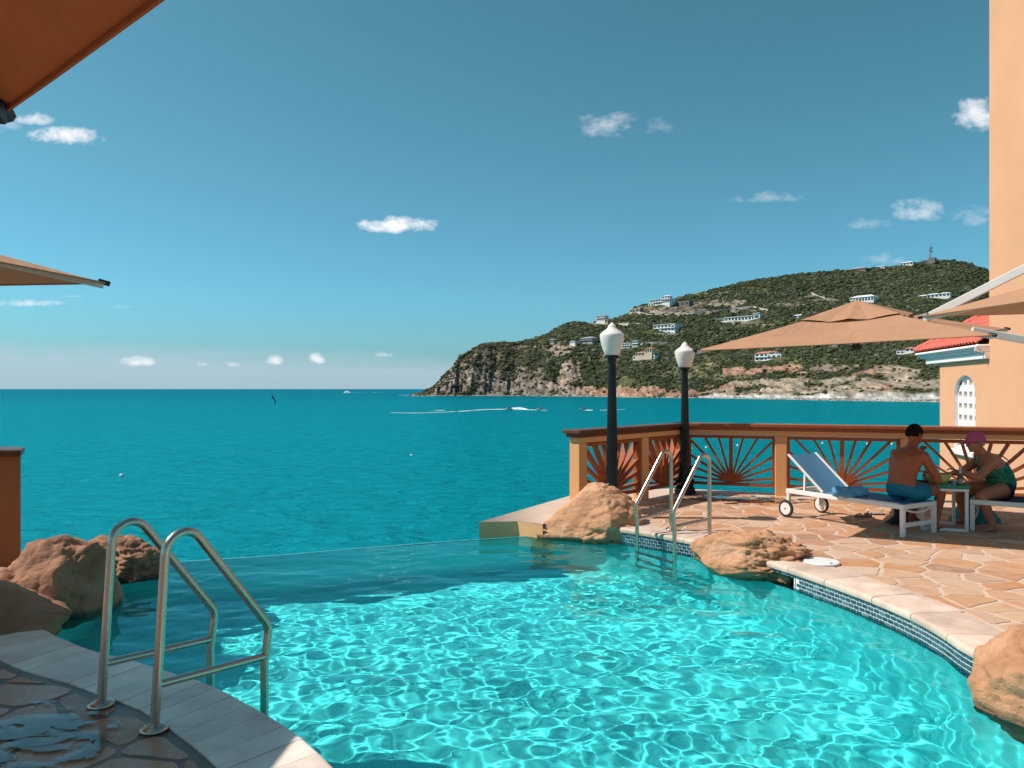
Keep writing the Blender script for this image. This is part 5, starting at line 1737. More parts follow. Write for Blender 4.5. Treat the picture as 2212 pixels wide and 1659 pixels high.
wet_ = mth(nt, 'MULTIPLY', mth(nt, 'ADD', mth(nt, 'SUBTRACT', .50, ln_.outputs['Value']), mth(nt, 'MULTIPLY', mth(nt, 'SUBTRACT', pn_, .48), 4.2)), 6.0, True)
tr_ = nt.nodes.new('ShaderNodeBsdfTransparent'); tr_.inputs[0].default_value = (.78, .72, .70, 1)
cl_ = nt.nodes.new('ShaderNodeBsdfTransparent')
gl_ = nt.nodes.new('ShaderNodeBsdfGlossy'); gl_.inputs['Roughness'].default_value = .04; gl_.inputs[0].default_value = (1, .93, .92, 1)
fr_ = nt.nodes.new('ShaderNodeFresnel'); fr_.inputs[0].default_value = 1.6
nb = bump(nt, tex(nt, 'noise', 9, 3, .5), .12, .01)
nt.links.new(nb, gl_.inputs['Normal'])
ms_ = nt.nodes.new('ShaderNodeMixShader'); nt.links.new(mth(nt, 'MULTIPLY', fr_.outputs[0], 1.5, True), ms_.inputs[0])
nt.links.new(tr_.outputs[0], ms_.inputs[1]); nt.links.new(gl_.outputs[0], ms_.inputs[2])
m2_ = nt.nodes.new('ShaderNodeMixShader'); nt.links.new(wet_, m2_.inputs[0]); nt.links.new(cl_.outputs[0], m2_.inputs[1]); nt.links.new(ms_.outputs[0], m2_.inputs[2])
nt.links.new(m2_.outputs[0], out.inputs[0])
M_PUDDLE = m
puddle('shallow puddle reflecting the sky round the feet of the near ladder', (-2.16, 3.46), .56, .34, 2.3, -.6)
puddle('broad wet patch on the sunny paving in front of the balustrade post', (3.45, 10.72), 1.1, .50, 8.7, -.2)
# ------------------------------------------------------------------ headland
RIDGE = [(883, 853.5), (911, 846), (936, 833.6), (954.6, 815), (989, 777), (1011, 758.6), (1039, 746), (1083, 743), (1129.6, 741), (1161, 732), (1183, 722.6), (1217, 704), (1239, 699),
         (1276.5, 699), (1317, 691), (1358, 676), (1364, 665), (1411, 652), (1458, 646), (1489, 637), (1555, 621), (1627, 605), (1708, 592.6), (1788.6, 585.5), (1837, 583), (1901.6, 578),
         (1950, 571), (1989, 566), (2047, 561), (2079, 566), (2111.5, 575), (2137, 585), (2230, 620), (2350, 680), (2500, 760), (2620, 840)]
SHORE = [(883, 855), (1100, 855.2), (1300, 857), (1400, 858.8), (1500, 860), (1600, 861.2), (1700, 863), (1800, 865), (1900, 866.5), (2030, 868.5), (2200, 872), (2620, 885)]
RDIST = [(883, 945), (950, 968), (1083, 1030), (1217, 1065), (1358, 1065), (1555, 1050), (1788, 1065), (2047, 1100), (2137, 1090), (2300, 1010), (2620, 900)]
def lerpl(L, x): return float(np.interp(x, [p[0] for p in L], [p[1] for p in L]))
HS = EYE - SEA
cols = np.arange(884, 2600, 2.6)
NV = 210
nb_ = 24
# rock, dry grass and sand areas as they lie on the hill (pixel centres only name the place; the cover itself is on the terrain)
PATCH = [  # cx, cy, rx, ry, kind, strength
    (960, 835, 60, 30, 'rock', 1.0), (1010, 815, 60, 38, 'rock', .95), (1075, 830, 70, 28, 'rock', .75), (1040, 775, 60, 20, 'rock', .45), (1150, 838, 70, 14, 'rock', .8), (1140, 812, 40, 22, 'rock', .6),
    (1228, 815, 26, 26, 'pink', .9), (1213, 838, 36, 14, 'pink', .9), (1180, 752, 40, 8, 'pink', .55), (1207, 752, 26, 14, 'pink', .95), (1130, 753, 30, 6, 'pink', .5), (1250, 845, 60, 11, 'pink', .95), (1330, 846, 70, 9, 'red', 1.0), (1400, 847, 60, 10, 'red', 1.0),
    (1470, 850, 60, 8, 'red', .9), (1180, 850, 90, 5, 'rock', 1.0), (1560, 850, 60, 9, 'pink', .8), (1640, 852, 90, 10, 'sand', .8),
    (1560, 812, 60, 10, 'dry', .7), (1600, 802, 46, 8, 'red', 1.0), (1660, 798, 50, 7, 'red', .9), (1700, 800, 40, 9, 'red', .9), (1620, 830, 80, 8, 'sand', .9), (1580, 835, 60, 4, 'red', .9), (1720, 825, 80, 8, 'sand', .85),
    (1800, 797, 60, 7, 'pink', .85), (1890, 802, 60, 10, 'red', .95), (1940, 806, 40, 14, 'sand', .8), (1860, 826, 90, 10, 'sand', .9), (1900, 836, 60, 5, 'red', 1.0), (1980, 830, 50, 14, 'sand', .8), (1760, 840, 120, 7, 'sand', .9),
    (1900, 848, 150, 7, 'sand', .85), (1700, 857, 200, 4, 'beach', 1.0), (1950, 858, 140, 7, 'beach', 1.0), (1560, 857, 60, 4, 'beach', .7), (1500, 800, 50, 16, 'dry', .55), (1280, 770, 60, 10, 'dry', .5), (1330, 700, 50, 8, 'dry', .4),
    (1420, 668, 50, 6, 'sand', .6), (1480, 664, 60, 10, 'rock', .7), (1560, 655, 40, 8, 'sand', .7), (1520, 632, 50, 6, 'dry', .8), (1490, 675, 90, 4, 'sand', .8), (1575, 673, 60, 5, 'sand', .7), (1700, 660, 30, 4, 'sand', .6),
    (1745, 640, 30, 4, 'sand', .6), (1770, 650, 34, 4, 'sand', .6), (1640, 625, 60, 8, 'dry', .35), (1860, 610, 60, 8, 'dry', .35), (1700, 700, 80, 10, 'dry', .4), (1620, 700, 40, 6, 'sand', .5), (2040, 700, 60, 20, 'dry', .2),
    (1450, 790, 60, 18, 'dry', .3), (1520, 775, 46, 8, 'dry', .45), (1660, 775, 60, 8, 'dry', .5), (1320, 825, 60, 10, 'dry', .4), (1105, 770, 40, 10, 'dry', .4)]
KCOL = {'rock': ((.15, .118, .10), (.34, .27, .22)), 'pink': ((.25, .18, .14), (.40, .30, .24)), 'red': ((.26, .135, .09), (.42, .25, .175)), 'sand': ((.27, .205, .15), (.42, .34, .26)), 'beach': ((.40, .36, .33), (.60, .57, .54)), 'dry': ((.13, .125, .06), (.24, .21, .12))}
P3 = np.zeros((NV + nb_, len(cols), 3)); COVER = np.zeros((NV + nb_, len(cols))); COL = np.zeros((NV + nb_, len(cols), 3))
for i, x in enumerate(cols):
    ys = lerpl(SHORE, x); Ys = F * HS / (ys - 840)
    Yr = max(lerpl(RDIST, x), Ys + 8); yr = lerpl(RIDGE, x); zr = EYE + (840 - yr) * Yr / F
    u = (x - 1106) / F
    cl = float(np.interp(x, [883, 1150, 1400, 1560, 2600], [1, .8, .35, .0, 0]))
    for j in range(NV):
        v = j / (NV - 1)
        g = (1 - cl) * (v ** 1.03) + cl * (1 - (1 - v) ** 1.75)
        if x > 1500:     # terraces of the old quarry above the beach
            w = min(1, (x - 1500) / 60)
            tv = v * 26; st = math.floor(tv) + min(1, max(0, (tv - math.floor(tv)) * 3 - 1.4))
            k = w * max(0, 1 - v / .26)
            g = g * (1 - k * .75) + k * .75 * (st / 26)
        Y = Ys + (Yr - Ys) * v
        z = SEA + (zr - SEA) * g
        X = u * Y
        # relief
        q = Vector((X, Y, 0))
        env = min(1, v * 14) * min(1, (1 - v) * 9 + .02)
        big = noise.fractal(q * .012 + Vector((3, 7, 0)), 1.0, 2.1, 5)
        fine = noise.fractal(q * .06 + Vector((1, 2, 0)), .9, 2.1, 4)
        z += env * (big * 7.0 + fine * 1.6)
        # gullies and ribs of the cliff: push the surface back and forth
        rib = abs(noise.noise(Vector((X * .055, z * .010, 4.4)))) + .5 * abs(noise.noise(Vector((X * .17, z * .02, 8.1))))
        Yp = Y + (rib * 26 - 6) * cl * env * (1 - v * .6) + fine * 2.0 * env
        Xp = u * Yp
        P3[j, i] = (Xp, Yp, z)
    for j in range(nb_):
        v = (j + 1) / nb_
        Y = Yr + 420 * v
        z = zr + (SEA - 4 - zr) * v ** 1.2
        P3[NV + j, i] = (u * Y, Y, z)
PXX = 1106 + F * P3[..., 0] / P3[..., 1]; PYY = 840 - F * (P3[..., 2] - EYE) / P3[..., 1]
nzA = np.zeros(PXX.shape); nzB = np.zeros(PXX.shape); nzC = np.zeros(PXX.shape)
for j in range(NV + nb_):
    for i in range(len(cols)):
        X, Y, Z = P3[j, i]
        nzA[j, i] = noise.fractal(Vector((X * .045, Y * .045, Z * .09)), .8, 2.0, 4)
        nzB[j, i] = noise.noise(Vector((X * .25, Z * .30, Y * .05)))
        nzC[j, i] = noise.fractal(Vector((X * .02 + 9, Y * .02, 2)), .8, 2.0, 3)
base1, base2 = np.array((.040, .050, .018)), np.array((.085, .088, .036))
COL[:] = base1 + (base2 - base1) * np.clip(.5 + nzA * .9, 0, 1)[..., None]
for (cx, cy, rx, ry, kind, stg) in PATCH:
    d = ((PXX - cx) / rx) ** 2 + ((PYY - cy) / ry) ** 2
    m_ = np.clip((1.35 - d + nzA * 1.5 + nzB * .5) * 2.2, 0, 1) * stg
    m_[NV:] = 0
    if kind == 'beach': m_ = np.clip((1.2 - d + nzA * .5) * 3, 0, 1)
    a, b = KCOL[kind]; a, b = np.array(a), np.array(b)
    t_ = np.clip(.5 + nzB * .9 + nzA * .5, 0, 1)[..., None]
    cc_ = a + (b - a) * t_
    COL = COL * (1 - m_[..., None]) + cc_ * m_[..., None]
    COVER = np.maximum(COVER, m_ * (1.0 if kind not in ('dry',) else .55))
nR, nC = PXX.shape
me = bpy.data.meshes.new('headland')
idx = np.arange(nR * nC).reshape(nR, nC)
quads = np.stack([idx[:-1, :-1].ravel(), idx[:-1, 1:].ravel(), idx[1:, 1:].ravel(), idx[1:, :-1].ravel()], 1)
me.vertices.add(nR * nC); me.vertices.foreach_set('co', P3.astype(np.float32).ravel())
me.loops.add(quads.size); me.loops.foreach_set('vertex_index', quads.astype(np.int32).ravel())
me.polygons.add(len(quads)); me.polygons.foreach_set('loop_start', (np.arange(len(quads)) * 4).astype(np.int32)); me.polygons.foreach_set('loop_total', np.full(len(quads), 4, np.int32))
me.update()
ca = me.color_attributes.new('cover', 'FLOAT_COLOR', 'POINT')
ca.data.foreach_set('color', np.concatenate([COL.reshape(-1, 3), np.ones((nR * nC, 1))], 1).astype(np.float32).ravel())
m, nt, out = new_mat('headland_ground')
at_ = nt.nodes.new('ShaderNodeVertexColor'); at_.layer_name = 'cover'
n1 = tex(nt, 'noise', .22, 8, .72, sc=(1.3, .3, .8))
c = mixc(nt, 1.0, at_.outputs[0], ramp(nt, n1, [(.36, (.35, .35, .36)), (.52, (.95, .95, .95)), (.66, (1.5, 1.48, 1.45))]), 'MULTIPLY')
principled(nt, out, c, .95, spec=.1, normal=bump(nt, n1, .9, 1.6))
me.materials.append(m)
tag(link('headland', me), kind='structure')

def hill_pt(x, y):
    """first terrain point seen at photograph position (x, y)"""
    i = min(max(int(round((x - cols[0]) / 2.6)), 0), len(cols) - 1)
    col = PYY[:NV, i]
    for j in range(1, NV):
        if col[j] <= y: 
            f = (col[j - 1] - y) / max(1e-6, col[j - 1] - col[j]); f = min(max(f, 0), 1)
            p = P3[j - 1, i] * (1 - f) + P3[j, i] * f
            return Vector(p)
    return Vector(P3[NV - 1, i])

# ---- scrub: bushes instanced over the slopes, one piece of ground cover
def bush_mesh(seed):
    bm = bmesh.new(); rr = random.Random(seed)
    for k in range(4):
        b2 = bmesh.new(); bmesh.ops.create_icosphere(b2, subdivisions=2, radius=1)
        off = Vector((rr.uniform(-.6, .6), rr.uniform(-.6, .6), rr.uniform(-.1, .35))); s = rr.uniform(.5, .85)
        for v in b2.verts:
            d = 1 + .55 * noise.noise(v.co * 2.6 + Vector((seed * 3, k * 5, 0)))
            v.co = v.co * d * s; v.co.z *= .8; v.co += off
        tmp = bpy.data.meshes.new('t'); b2.to_mesh(tmp); b2.free(); bm.from_mesh(tmp); bpy.data.meshes.remove(tmp)
    me = bpy.data.meshes.new('bush'); bm.to_mesh(me); bm.free()
    return me
def leaf_mat():
    m, nt, out = new_mat('scrub_leaves')
    oi = nt.nodes.new('ShaderNodeObjectInfo')
    base = ramp(nt, oi.outputs['Random'], [(0, (.034, .043, .022)), (.3, (.054, .067, .032)), (.5, (.082, .092, .048)), (.7, (.042, .053, .027)), (.88, (.125, .125, .078)), (1, (.19, .175, .125))])
    n = tex(nt, 'noise', .8, 4, .7)
    # drier, browner scrub on the windward point
    g = nt.nodes.new('ShaderNodeObjectInfo'); sp = nt.nodes.new('ShaderNodeSeparateXYZ'); nt.links.new(g.outputs['Location'], sp.inputs[0])
    lo = tex(nt, 'noise', .012, 4, .6)
    dry = mth(nt, 'ADD', mth(nt, 'MULTIPLY', mth(nt, 'SUBTRACT', 40, sp.outputs[0]), .007), mth(nt, 'MULTIPLY', mth(nt, 'SUBTRACT', lo, .52), 3.2), True)
    base = mixc(nt, mth(nt, 'MULTIPLY', dry, .75), base, (.125, .10, .062))
    c = mixc(nt, 1.0, base, ramp(nt, n, [(.32, (.5, .5, .5)), (.68, (1.5, 1.5, 1.4))]), 'MULTIPLY')
    principled(nt, out, c, .9, spec=.1, normal=bump(nt, n, 1.0, .8))
    return m
M_LEAF = leaf_mat()
HOUSE_SPOTS = [(1298, 699, 38, 6), (1300, 692, 22, 8), (1372, 676, 22, 9), (1360, 675, 8, 8), (1424, 658, 46, 10), (1442, 655, 18, 12), (1402, 660, 14, 6), (1474, 661, 32, 9), (1436, 716, 52, 13), (1412, 717, 30, 5), (1460, 716, 10, 11), (1190, 742, 16, 7), (1238, 747, 18, 6), (1238, 741, 14, 4), (1266, 740, 34, 8), (1352, 751, 30, 8), (1338, 752, 12, 4), (1372, 748, 14, 10), (1390, 776, 54, 7), (1384, 769, 30, 6), (1404, 763, 18, 8), (1602, 693, 74, 8), (1640, 692, 13, 11), (1568, 694, 30, 3), (1862, 652, 46, 9), (1840, 652, 14, 5), (2016, 643, 22, 6), (1996, 643, 18, 5), (2040, 643, 20, 6), (1968, 644, 30, 3), (1652, 779, 40, 14), (1676, 778, 30, 11), (1662, 786, 26, 7), (1672, 768, 12, 6), (1958, 573, 24, 5), (1935, 574, 22, 3), (1904, 579, 14, 3), (1852, 584, 34, 3), (1958, 764, 36, 6), (1966, 760, 16, 6), (1724, 686, 18, 4), (2004, 569, 24, 7), (2012, 569, 12, 10)]
rg = np.random.default_rng(11)
NB = 130000
ci = rg.uniform(4, len(cols) - 2, NB); vj = rg.uniform(0.02, 1.0, NB) ** .92 * (NV - 2)
I = ci.astype(int); J = vj.astype(int)
fi = (ci - I)[:, None]; fj = (vj - J)[:, None]
pp_ = (P3[J, I] * (1 - fi) + P3[J, I + 1] * fi) * (1 - fj) + (P3[J + 1, I] * (1 - fi) + P3[J + 1, I + 1] * fi) * fj
cv = COVER[J, I]; nc = nzC[J, I]
# denser and taller scrub in hollows, thinner near the sea and on bare ground
prob = (1 - cv) ** 3 * np.clip(.75 + nc * .9, .2, 1)
prob += .035 * (cv > .5)
sel = rg.uniform(0, 1, NB) < prob * .75
# no bushes where the houses and their forecourts stand
hx_ = 1106 + F * pp_[:, 0] / pp_[:, 1]; hy_ = 840 - F * (pp_[:, 2] - EYE) / pp_[:, 1]
for (hx, hy, hw, hh) in HOUSE_SPOTS:
    sel &= ~((np.abs(hx_ - hx) < hw * .58) & (hy_ > hy - hh * .9) & (hy_ < hy + 5))
pp_ = pp_[sel]; nsel = len(pp_)
wid = rg.gamma(5, .22, nsel) * np.clip(pp_[:, 1] / 950, .55, 1.1)
pm = bpy.data.meshes.new('scrub'); pm.vertices.add(nsel)
pp_[:, 2] += wid * .12
pm.vertices.foreach_set('co', pp_.astype(np.float32).ravel())
a_ = pm.attributes.new('width', 'FLOAT', 'POINT'); a_.data.foreach_set('value', (wid + .5).astype(np.float32))
a_ = pm.attributes.new('turn', 'FLOAT', 'POINT'); a_.data.foreach_set('value', rg.uniform(0, 6.28, nsel).astype(np.float32))
pm.update()
scrub = tag(link('scrub', pm), kind='stuff')
variants = [bush_mesh(s) for s in range(3)]
ng = bpy.data.node_groups.new('scrub_spread', 'GeometryNodeTree')
ng.interface.new_socket('Geometry', in_out='INPUT', socket_type='NodeSocketGeometry'); ng.interface.new_socket('Geometry', in_out='OUTPUT', socket_type='NodeSocketGeometry')
gi = ng.nodes.new('NodeGroupInput'); go = ng.nodes.new('NodeGroupOutput')
jn = ng.nodes.new('GeometryNodeJoinGeometry')
# the bush itself is made with nodes: a lumpy ico sphere cluster
prev = []
for s in range(3):
    ico = ng.nodes.new('GeometryNodeMeshIcoSphere'); ico.inputs['Radius'].default_value = 1.0; ico.inputs['Subdivisions'].default_value = 2
    sp_ = ng.nodes.new('GeometryNodeSetPosition'); ps_ = ng.nodes.new('GeometryNodeInputPosition')
    nz_ = ng.nodes.new('ShaderNodeTexNoise'); nz_.noise_dimensions = '4D'; nz_.inputs['W'].default_value = s * 3.3; nz_.inputs['Scale'].default_value = 1.9; nz_.inputs['Detail'].default_value = 4; nz_.inputs['Roughness'].default_value = .72
    ng.links.new(ps_.outputs[0], nz_.inputs['Vector'])
    ma = ng.nodes.new('ShaderNodeMath'); ma.operation = 'MULTIPLY_ADD'; ng.links.new(nz_.outputs[0], ma.inputs[0]); ma.inputs[1].default_value = 2.3; ma.inputs[2].default_value = -.15
    vm = ng.nodes.new('ShaderNodeVectorMath'); vm.operation = 'SCALE'; ng.links.new(ps_.outputs[0], vm.inputs[0]); ng.links.new(ma.outputs[0], vm.inputs['Scale'])
    vm2 = ng.nodes.new('ShaderNodeVectorMath'); vm2.operation = 'MULTIPLY'; ng.links.new(vm.outputs[0], vm2.inputs[0]); vm2.inputs[1].default_value = (1, 1, .78)
    ng.links.new(ico.outputs[0], sp_.inputs[0]); ng.links.new(vm2.outputs[0], sp_.inputs['Position'])
    sm = ng.nodes.new('GeometryNodeSetMaterial'); sm.inputs['Material'].default_value = M_LEAF; ng.links.new(sp_.outputs[0], sm.inputs[0])
    prev.append(sm.outputs[0])
gti = ng.nodes.new('GeometryNodeGeometryToInstance')
for p_ in reversed(prev): ng.links.new(p_, gti.inputs[0])
m2p = ng.nodes.new('GeometryNodeMeshToPoints'); ng.links.new(gi.outputs[0], m2p.inputs[0])
iop = ng.nodes.new('GeometryNodeInstanceOnPoints'); ng.links.new(m2p.outputs[0], iop.inputs['Points']); ng.links.new(gti.outputs[0], iop.inputs['Instance'])
iop.inputs['Pick Instance'].default_value = True
na_ = ng.nodes.new('GeometryNodeInputNamedAttribute'); na_.data_type = 'FLOAT'; na_.inputs['Name'].default_value = 'width'
ng.links.new(na_.outputs['Attribute'], iop.inputs['Scale'])
nb2 = ng.nodes.new('GeometryNodeInputNamedAttribute'); nb2.data_type = 'FLOAT'; nb2.inputs['Name'].default_value = 'turn'
cx_ = ng.nodes.new('ShaderNodeCombineXYZ'); ng.links.new(nb2.outputs['Attribute'], cx_.inputs[2]); ng.links.new(cx_.outputs[0], iop.inputs['Rotation'])
ng.links.new(iop.outputs[0], go.inputs[0])
md = scrub.modifiers.new('spread', 'NODES'); md.node_group = ng
for v_ in variants: bpy.data.meshes.remove(v_)

# ---- shore stones and surf
rr = random.Random(4)
sb = MB()
for k in range(900):
    x = rr.uniform(886, 2040); y = lerpl(SHORE, x); Ys = F * HS / (y - 840)
    Y = Ys + rr.uniform(-5, 9); X = (x - 1106) / F * Y
    s = rr.uniform(.5, 1.7) * (1.0 if x > 1500 else 1.3)
    if x < 960: s *= .8
    base = len(sb.v)
    vv = [Vector((rr.uniform(.6, 1) * a, rr.uniform(.6, 1) * b, rr.uniform(.4, .8) * c)) * s for a, b, c in ((1, 0, 0), (-1, 0, 0), (0, 1, 0), (0, -1, 0), (0, 0, 1), (.7, .7, .3), (-.7, .6, .3), (.6, -.7, .3), (-.6, -.7, .3))]
    zb = SEA + max(0, (Y - Ys)) * .12
    sb.add([v + Vector((X, Y, zb)) for v in vv], [(0, 5, 4), (5, 2, 4), (2, 6, 4), (6, 1, 4), (1, 8, 4), (8, 3, 4), (3, 7, 4), (7, 0, 4)])
tag(sb.build('shore_stones', simple('shore_stone', (.40, .33, .28), .9, var=.5, scale=.3, coord='pos')), kind='stuff')
sf = MB()
M_FOAM = simple('foam', (.82, .86, .86), .8, var=.08, scale=1.5, coord='pos')
xk = 886.0
while xk < 2060:
    L_ = rr.uniform(6, 40)
    if rr.random() < (.75 if xk > 1150 else .5):
        n = 8; a = []; b = []
        wmax = rr.uniform(.8, 3.6) * (1.5 if 1280 < xk < 1560 else 1)
        for k in range(n + 1):
            x = xk + L_ * k / n; y = lerpl(SHORE, x); Ys = F * HS / (y - 840)
            u = (x - 1106) / F; wv = wmax * math.sin(PI * k / n) ** .6 * rr.uniform(.5, 1.2)
            a.append((u * (Ys - 4.0 - wv), Ys - 4.0 - wv, SEA + .06)); b.append((u * (Ys + 1), Ys + 1, SEA + .10))
        sf.add(a + b, [(k, k + 1, n + 2 + k, n + 1 + k) for k in range(n)])
    xk += L_ * rr.uniform(.6, 1.2)
tag(sf.build('surf', M_FOAM), kind='stuff')

# ---- houses
M_HW = simple('white_render', (.74, .73, .72), .8, var=.06, scale=.3)
M_HG = simple('grey_render', (.36, .34, .32), .85, var=.12, scale=.3)
M_HB = simple('brown_stone', (.20, .16, .13), .9, var=.2, scale=.4)
M_HT = simple('tan_render', (.62, .48, .36), .85, var=.1, scale=.3)
M_GL = simple('dark_pane', (.04, .06, .075), .15, spec=.6, var=.2, scale=.5)
M_RR = simple('terracotta_roof', (.52, .19, .10), .8, var=.15, scale=.8)
M_RG = simple('grey_roof', (.30, .29, .29), .8, var=.1, scale=.8)
M_RW = simple('white_roof', (.78, .77, .76), .7, var=.05, scale=.8)
def house(label, blocks, cat='villa', name='villa', yaw=0.0):
    """blocks: (x centre, y base, width, height in picture units, body material, roof kind, storeys, windows per storey)"""
    x0, y0 = blocks[0][0], blocks[0][1]
    base = hill_pt(x0, y0)
    t = thing(name, label, cat, tuple(base), R(-50))
    sc = base.y / F
    for bi, (cx, cy, w, h, bm_, roof, st, nw) in enumerate(blocks):
        W = w * sc * 1.12; H = h * sc * 1.12; D = min(max(W * .45, 6), 14)
        ox = (cx - x0) * sc; oz = (y0 - cy) * sc
        oy = -.6 * (bi % 3) * .7
        y_f = oy - .5
        fac = MB().box((ox - W / 2, y_f, oz - 8), (ox + W / 2, y_f + D, oz + H)).build('wall', bm_, t)
        if nw:
            sh = H / st
            for s in range(st):
                for k in range(nw):
                    ww = W / nw * .62; hh = sh * .56
                    wx = ox - W / 2 + W / nw * (k + .5); wz = oz + sh * s + sh * .22
                    MB().box((wx - ww / 2, y_f - .12, wz), (wx + ww / 2, y_f - .02, wz + hh)).build('window', M_GL, fac)
                if s > 0: MB().box((ox - W / 2 - .2, y_f - 1.3, oz + sh * s - .2), (ox + W / 2 + .2, y_f - .01, oz + sh * s + .05)).build('balcony', bm_, fac)
        if roof == 'flat':
            MB().box((ox - W / 2 - .5, y_f - 1.0, oz + H), (ox + W / 2 + .5, y_f + D + .5, oz + H + .45)).build('roof', M_RW, t)
        elif roof:
            rm = {'red': M_RR, 'grey': M_RG, 'white': M_RW}[roof]
            rh = min(W, D) * .22; e = .7; z = oz + H
            a = [(ox - W / 2 - e, y_f - e, z), (ox + W / 2 + e, y_f - e, z), (ox + W / 2 + e, y_f + D + e, z), (ox - W / 2 - e, y_f + D + e, z)]
            rl_ = max(0, W / 2 - D * .45)
            b = [(ox - rl_, y_f + D / 2, z + rh), (ox + rl_ + .01, y_f + D / 2, z + rh)]
            MB().add([Vector(p) for p in a + b], [(0, 1, 5, 4), (1, 2, 5), (2, 3, 4, 5), (3, 0, 4), (3, 2, 1, 0)]).build('roof', rm, t)
    return t
house('small tiered white house with brown eaves on the skyline behind the near lamp globe', [(1298, 699, 38, 6, M_HT, 'red', 1, 5), (1300, 692, 22, 8, M_HW, 'grey', 2, 4)])
house('dark grey blocky house with orange front low on the skyline spur', [(1372, 676, 22, 9, M_HG, None, 1, 2), (1360, 675, 8, 8, M_HT, None, 1, 1)], cat='house', name='house')
house('large rambling white villa on the skyline terrace', [(1424, 658, 46, 10, M_HW, 'flat', 2, 7), (1442, 655, 18, 12, M_HW, 'white', 2, 3), (1402, 660, 14, 6, M_HW, None, 1, 2)])
house('unfinished brown stone house beside the rambling white villa', [(1474, 661, 32, 9, M_HB, None, 1, 3)], cat='house', name='house')
house('long white two-storey villa with a columned front above the near lamp globe', [(1436, 716, 52, 13, M_HW, 'flat', 2, 6), (1412, 717, 30, 5, M_HW, None, 1, 0), (1460, 716, 10, 11, M_HW, None, 2, 1)])
house('small grey pavilion alone on the western slope', [(1190, 742, 16, 7, M_HG, 'grey', 1, 3)], cat='house', name='house')
house('grey stilted house beside the bare pink slope', [(1238, 747, 18, 6, M_HG, 'grey', 1, 3), (1238, 741, 14, 4, M_HW, None, 1, 3)], cat='house', name='house')
house('long grey terrace house immediately left of the near lamp globe', [(1266, 740, 34, 8, M_HG, 'grey', 2, 6)], cat='house', name='house')
house('low white terraced villa just right of the near lamp globe', [(1352, 751, 30, 8, M_HW, 'flat', 2, 5), (1338, 752, 12, 4, M_HW, None, 1, 1)])
house('white cube house at the end of the pale road', [(1372, 748, 14, 10, M_HW, 'flat', 2, 2)], cat='house', name='house')
house('cream villa with terracotta tiers and arcades between the two lamps', [(1390, 776, 54, 7, M_HW, None, 1, 7), (1384, 769, 30, 6, M_HT, 'red', 1, 4), (1404, 763, 18, 8, M_HT, 'red', 1, 3)])
house('long low modern white villa with a glass end block above the parasol corner', [(1602, 693, 74, 8, M_HW, 'flat', 1, 10), (1640, 692, 13, 11, M_HW, 'flat', 1, 1), (1568, 694, 30, 3, M_HW, None, 1, 0)])
house('white villa with pale hipped roof standing just above the parasol peak', [(1862, 652, 46, 9, M_HW, 'white', 1, 8), (1840, 652, 14, 5, M_HW, None, 1, 2)])
house('white villa of three hipped pavilions high on the slope by the tower', [(2016, 643, 22, 6, M_HW, 'white', 1, 3), (1996, 643, 18, 5, M_HW, 'white', 1, 2), (2040, 643, 20, 6, M_HW, 'white', 1, 3), (1968, 644, 30, 3, M_HW, None, 1, 0)])
house('white villa with red hipped roofs below the parasol edge', [(1652, 779, 40, 14, M_HW, 'red', 2, 4), (1676, 778, 30, 11, M_HW, None, 1, 3), (1662, 786, 26, 7, M_HW, None, 1, 2), (1672, 768, 12, 6, M_HW, 'red', 1, 1)])
house('bright white villa with hipped roof on the summit ridge', [(1958, 573, 24, 5, M_HW, 'white', 1, 4), (1935, 574, 22, 3, M_HW, None, 1, 3)])
house('tiny white roofed house at the left end of the summit group', [(1904, 579, 14, 3, M_HW, 'white', 1, 2)], cat='house', name='house')
house('low brown house strung along the skyline before the summit', [(1852, 584, 34, 3, M_HB, 'grey', 1, 5)], cat='house', name='house')
house('white house with pink roof and balustrade beside the villa cornice', [(1958, 764, 36, 6, M_HW, None, 1, 5), (1966, 760, 16, 6, M_HW, 'red', 1, 2)], cat='house', name='house')
house('small white house peeping out left of the parasol vent', [(1724, 686, 18, 4, M_HW, 'white', 1, 2)], cat='house', name='house')
house('grey stone bunker under the radio mast', [(2004, 569, 24, 7, M_HB, None, 1, 2), (2012, 569, 12, 10, M_HB, None, 1, 0)], cat='bunker', name='bunker')

# radio mast
b = hill_pt(2010, 568); b = Vector((b.x, b.y, EYE + (840 - 560) * b.y / F))
mast = thing('radio_mast', 'slim lattice radio mast on the summit', 'radio mast', tuple(b))
sc = b.y / F; Hm = 30 * sc
M_MAST = simple('mast_steel', (.28, .22, .22), .6, metal=.2)
lt = MB()
for k in range(3):
    a = 2 * PI * k / 3
    MB().tube([(math.cos(a) * 1.5, math.sin(a) * 1.5, 0), (math.cos(a) * .9, math.sin(a) * .9, Hm * .92)], .22, 5).build('leg', M_MAST, mast)
for j in range(9):
    z0, z1 = Hm * .1 * j, Hm * .1 * (j + 1); r = 1.5 - .6 * j / 9
    for k in range(3):
        a0, a1 = 2 * PI * k / 3, 2 * PI * (k + 1) / 3
        lt.tube([(math.cos(a0) * r, math.sin(a0) * r, z0), (math.cos(a1) * r, math.sin(a1) * r, z1)], .12, 4)
tag(lt.build('bracing', M_MAST, mast), kind='stuff')
MB().tube([(0, 0, Hm * .9), (0, 0, Hm * 1.12)], .15, 5).build('antenna', M_MAST, mast)
for (dx, z, s) in ((1.6, .80, 1.5), (-1.6, .72, 1.3), (1.5, .55, 1.4), (-1.4, .62, 1.2)):
    MB().lathe([(s * .2, -.2), (s, .3), (s * 1.0, .5), (.01, .3)], 12, Matrix.Translation((dx, -.6, Hm * z)) @ Matrix.Rotation(R(90), 4, 'X')).build('dish', M_HW, mast, smooth=True)

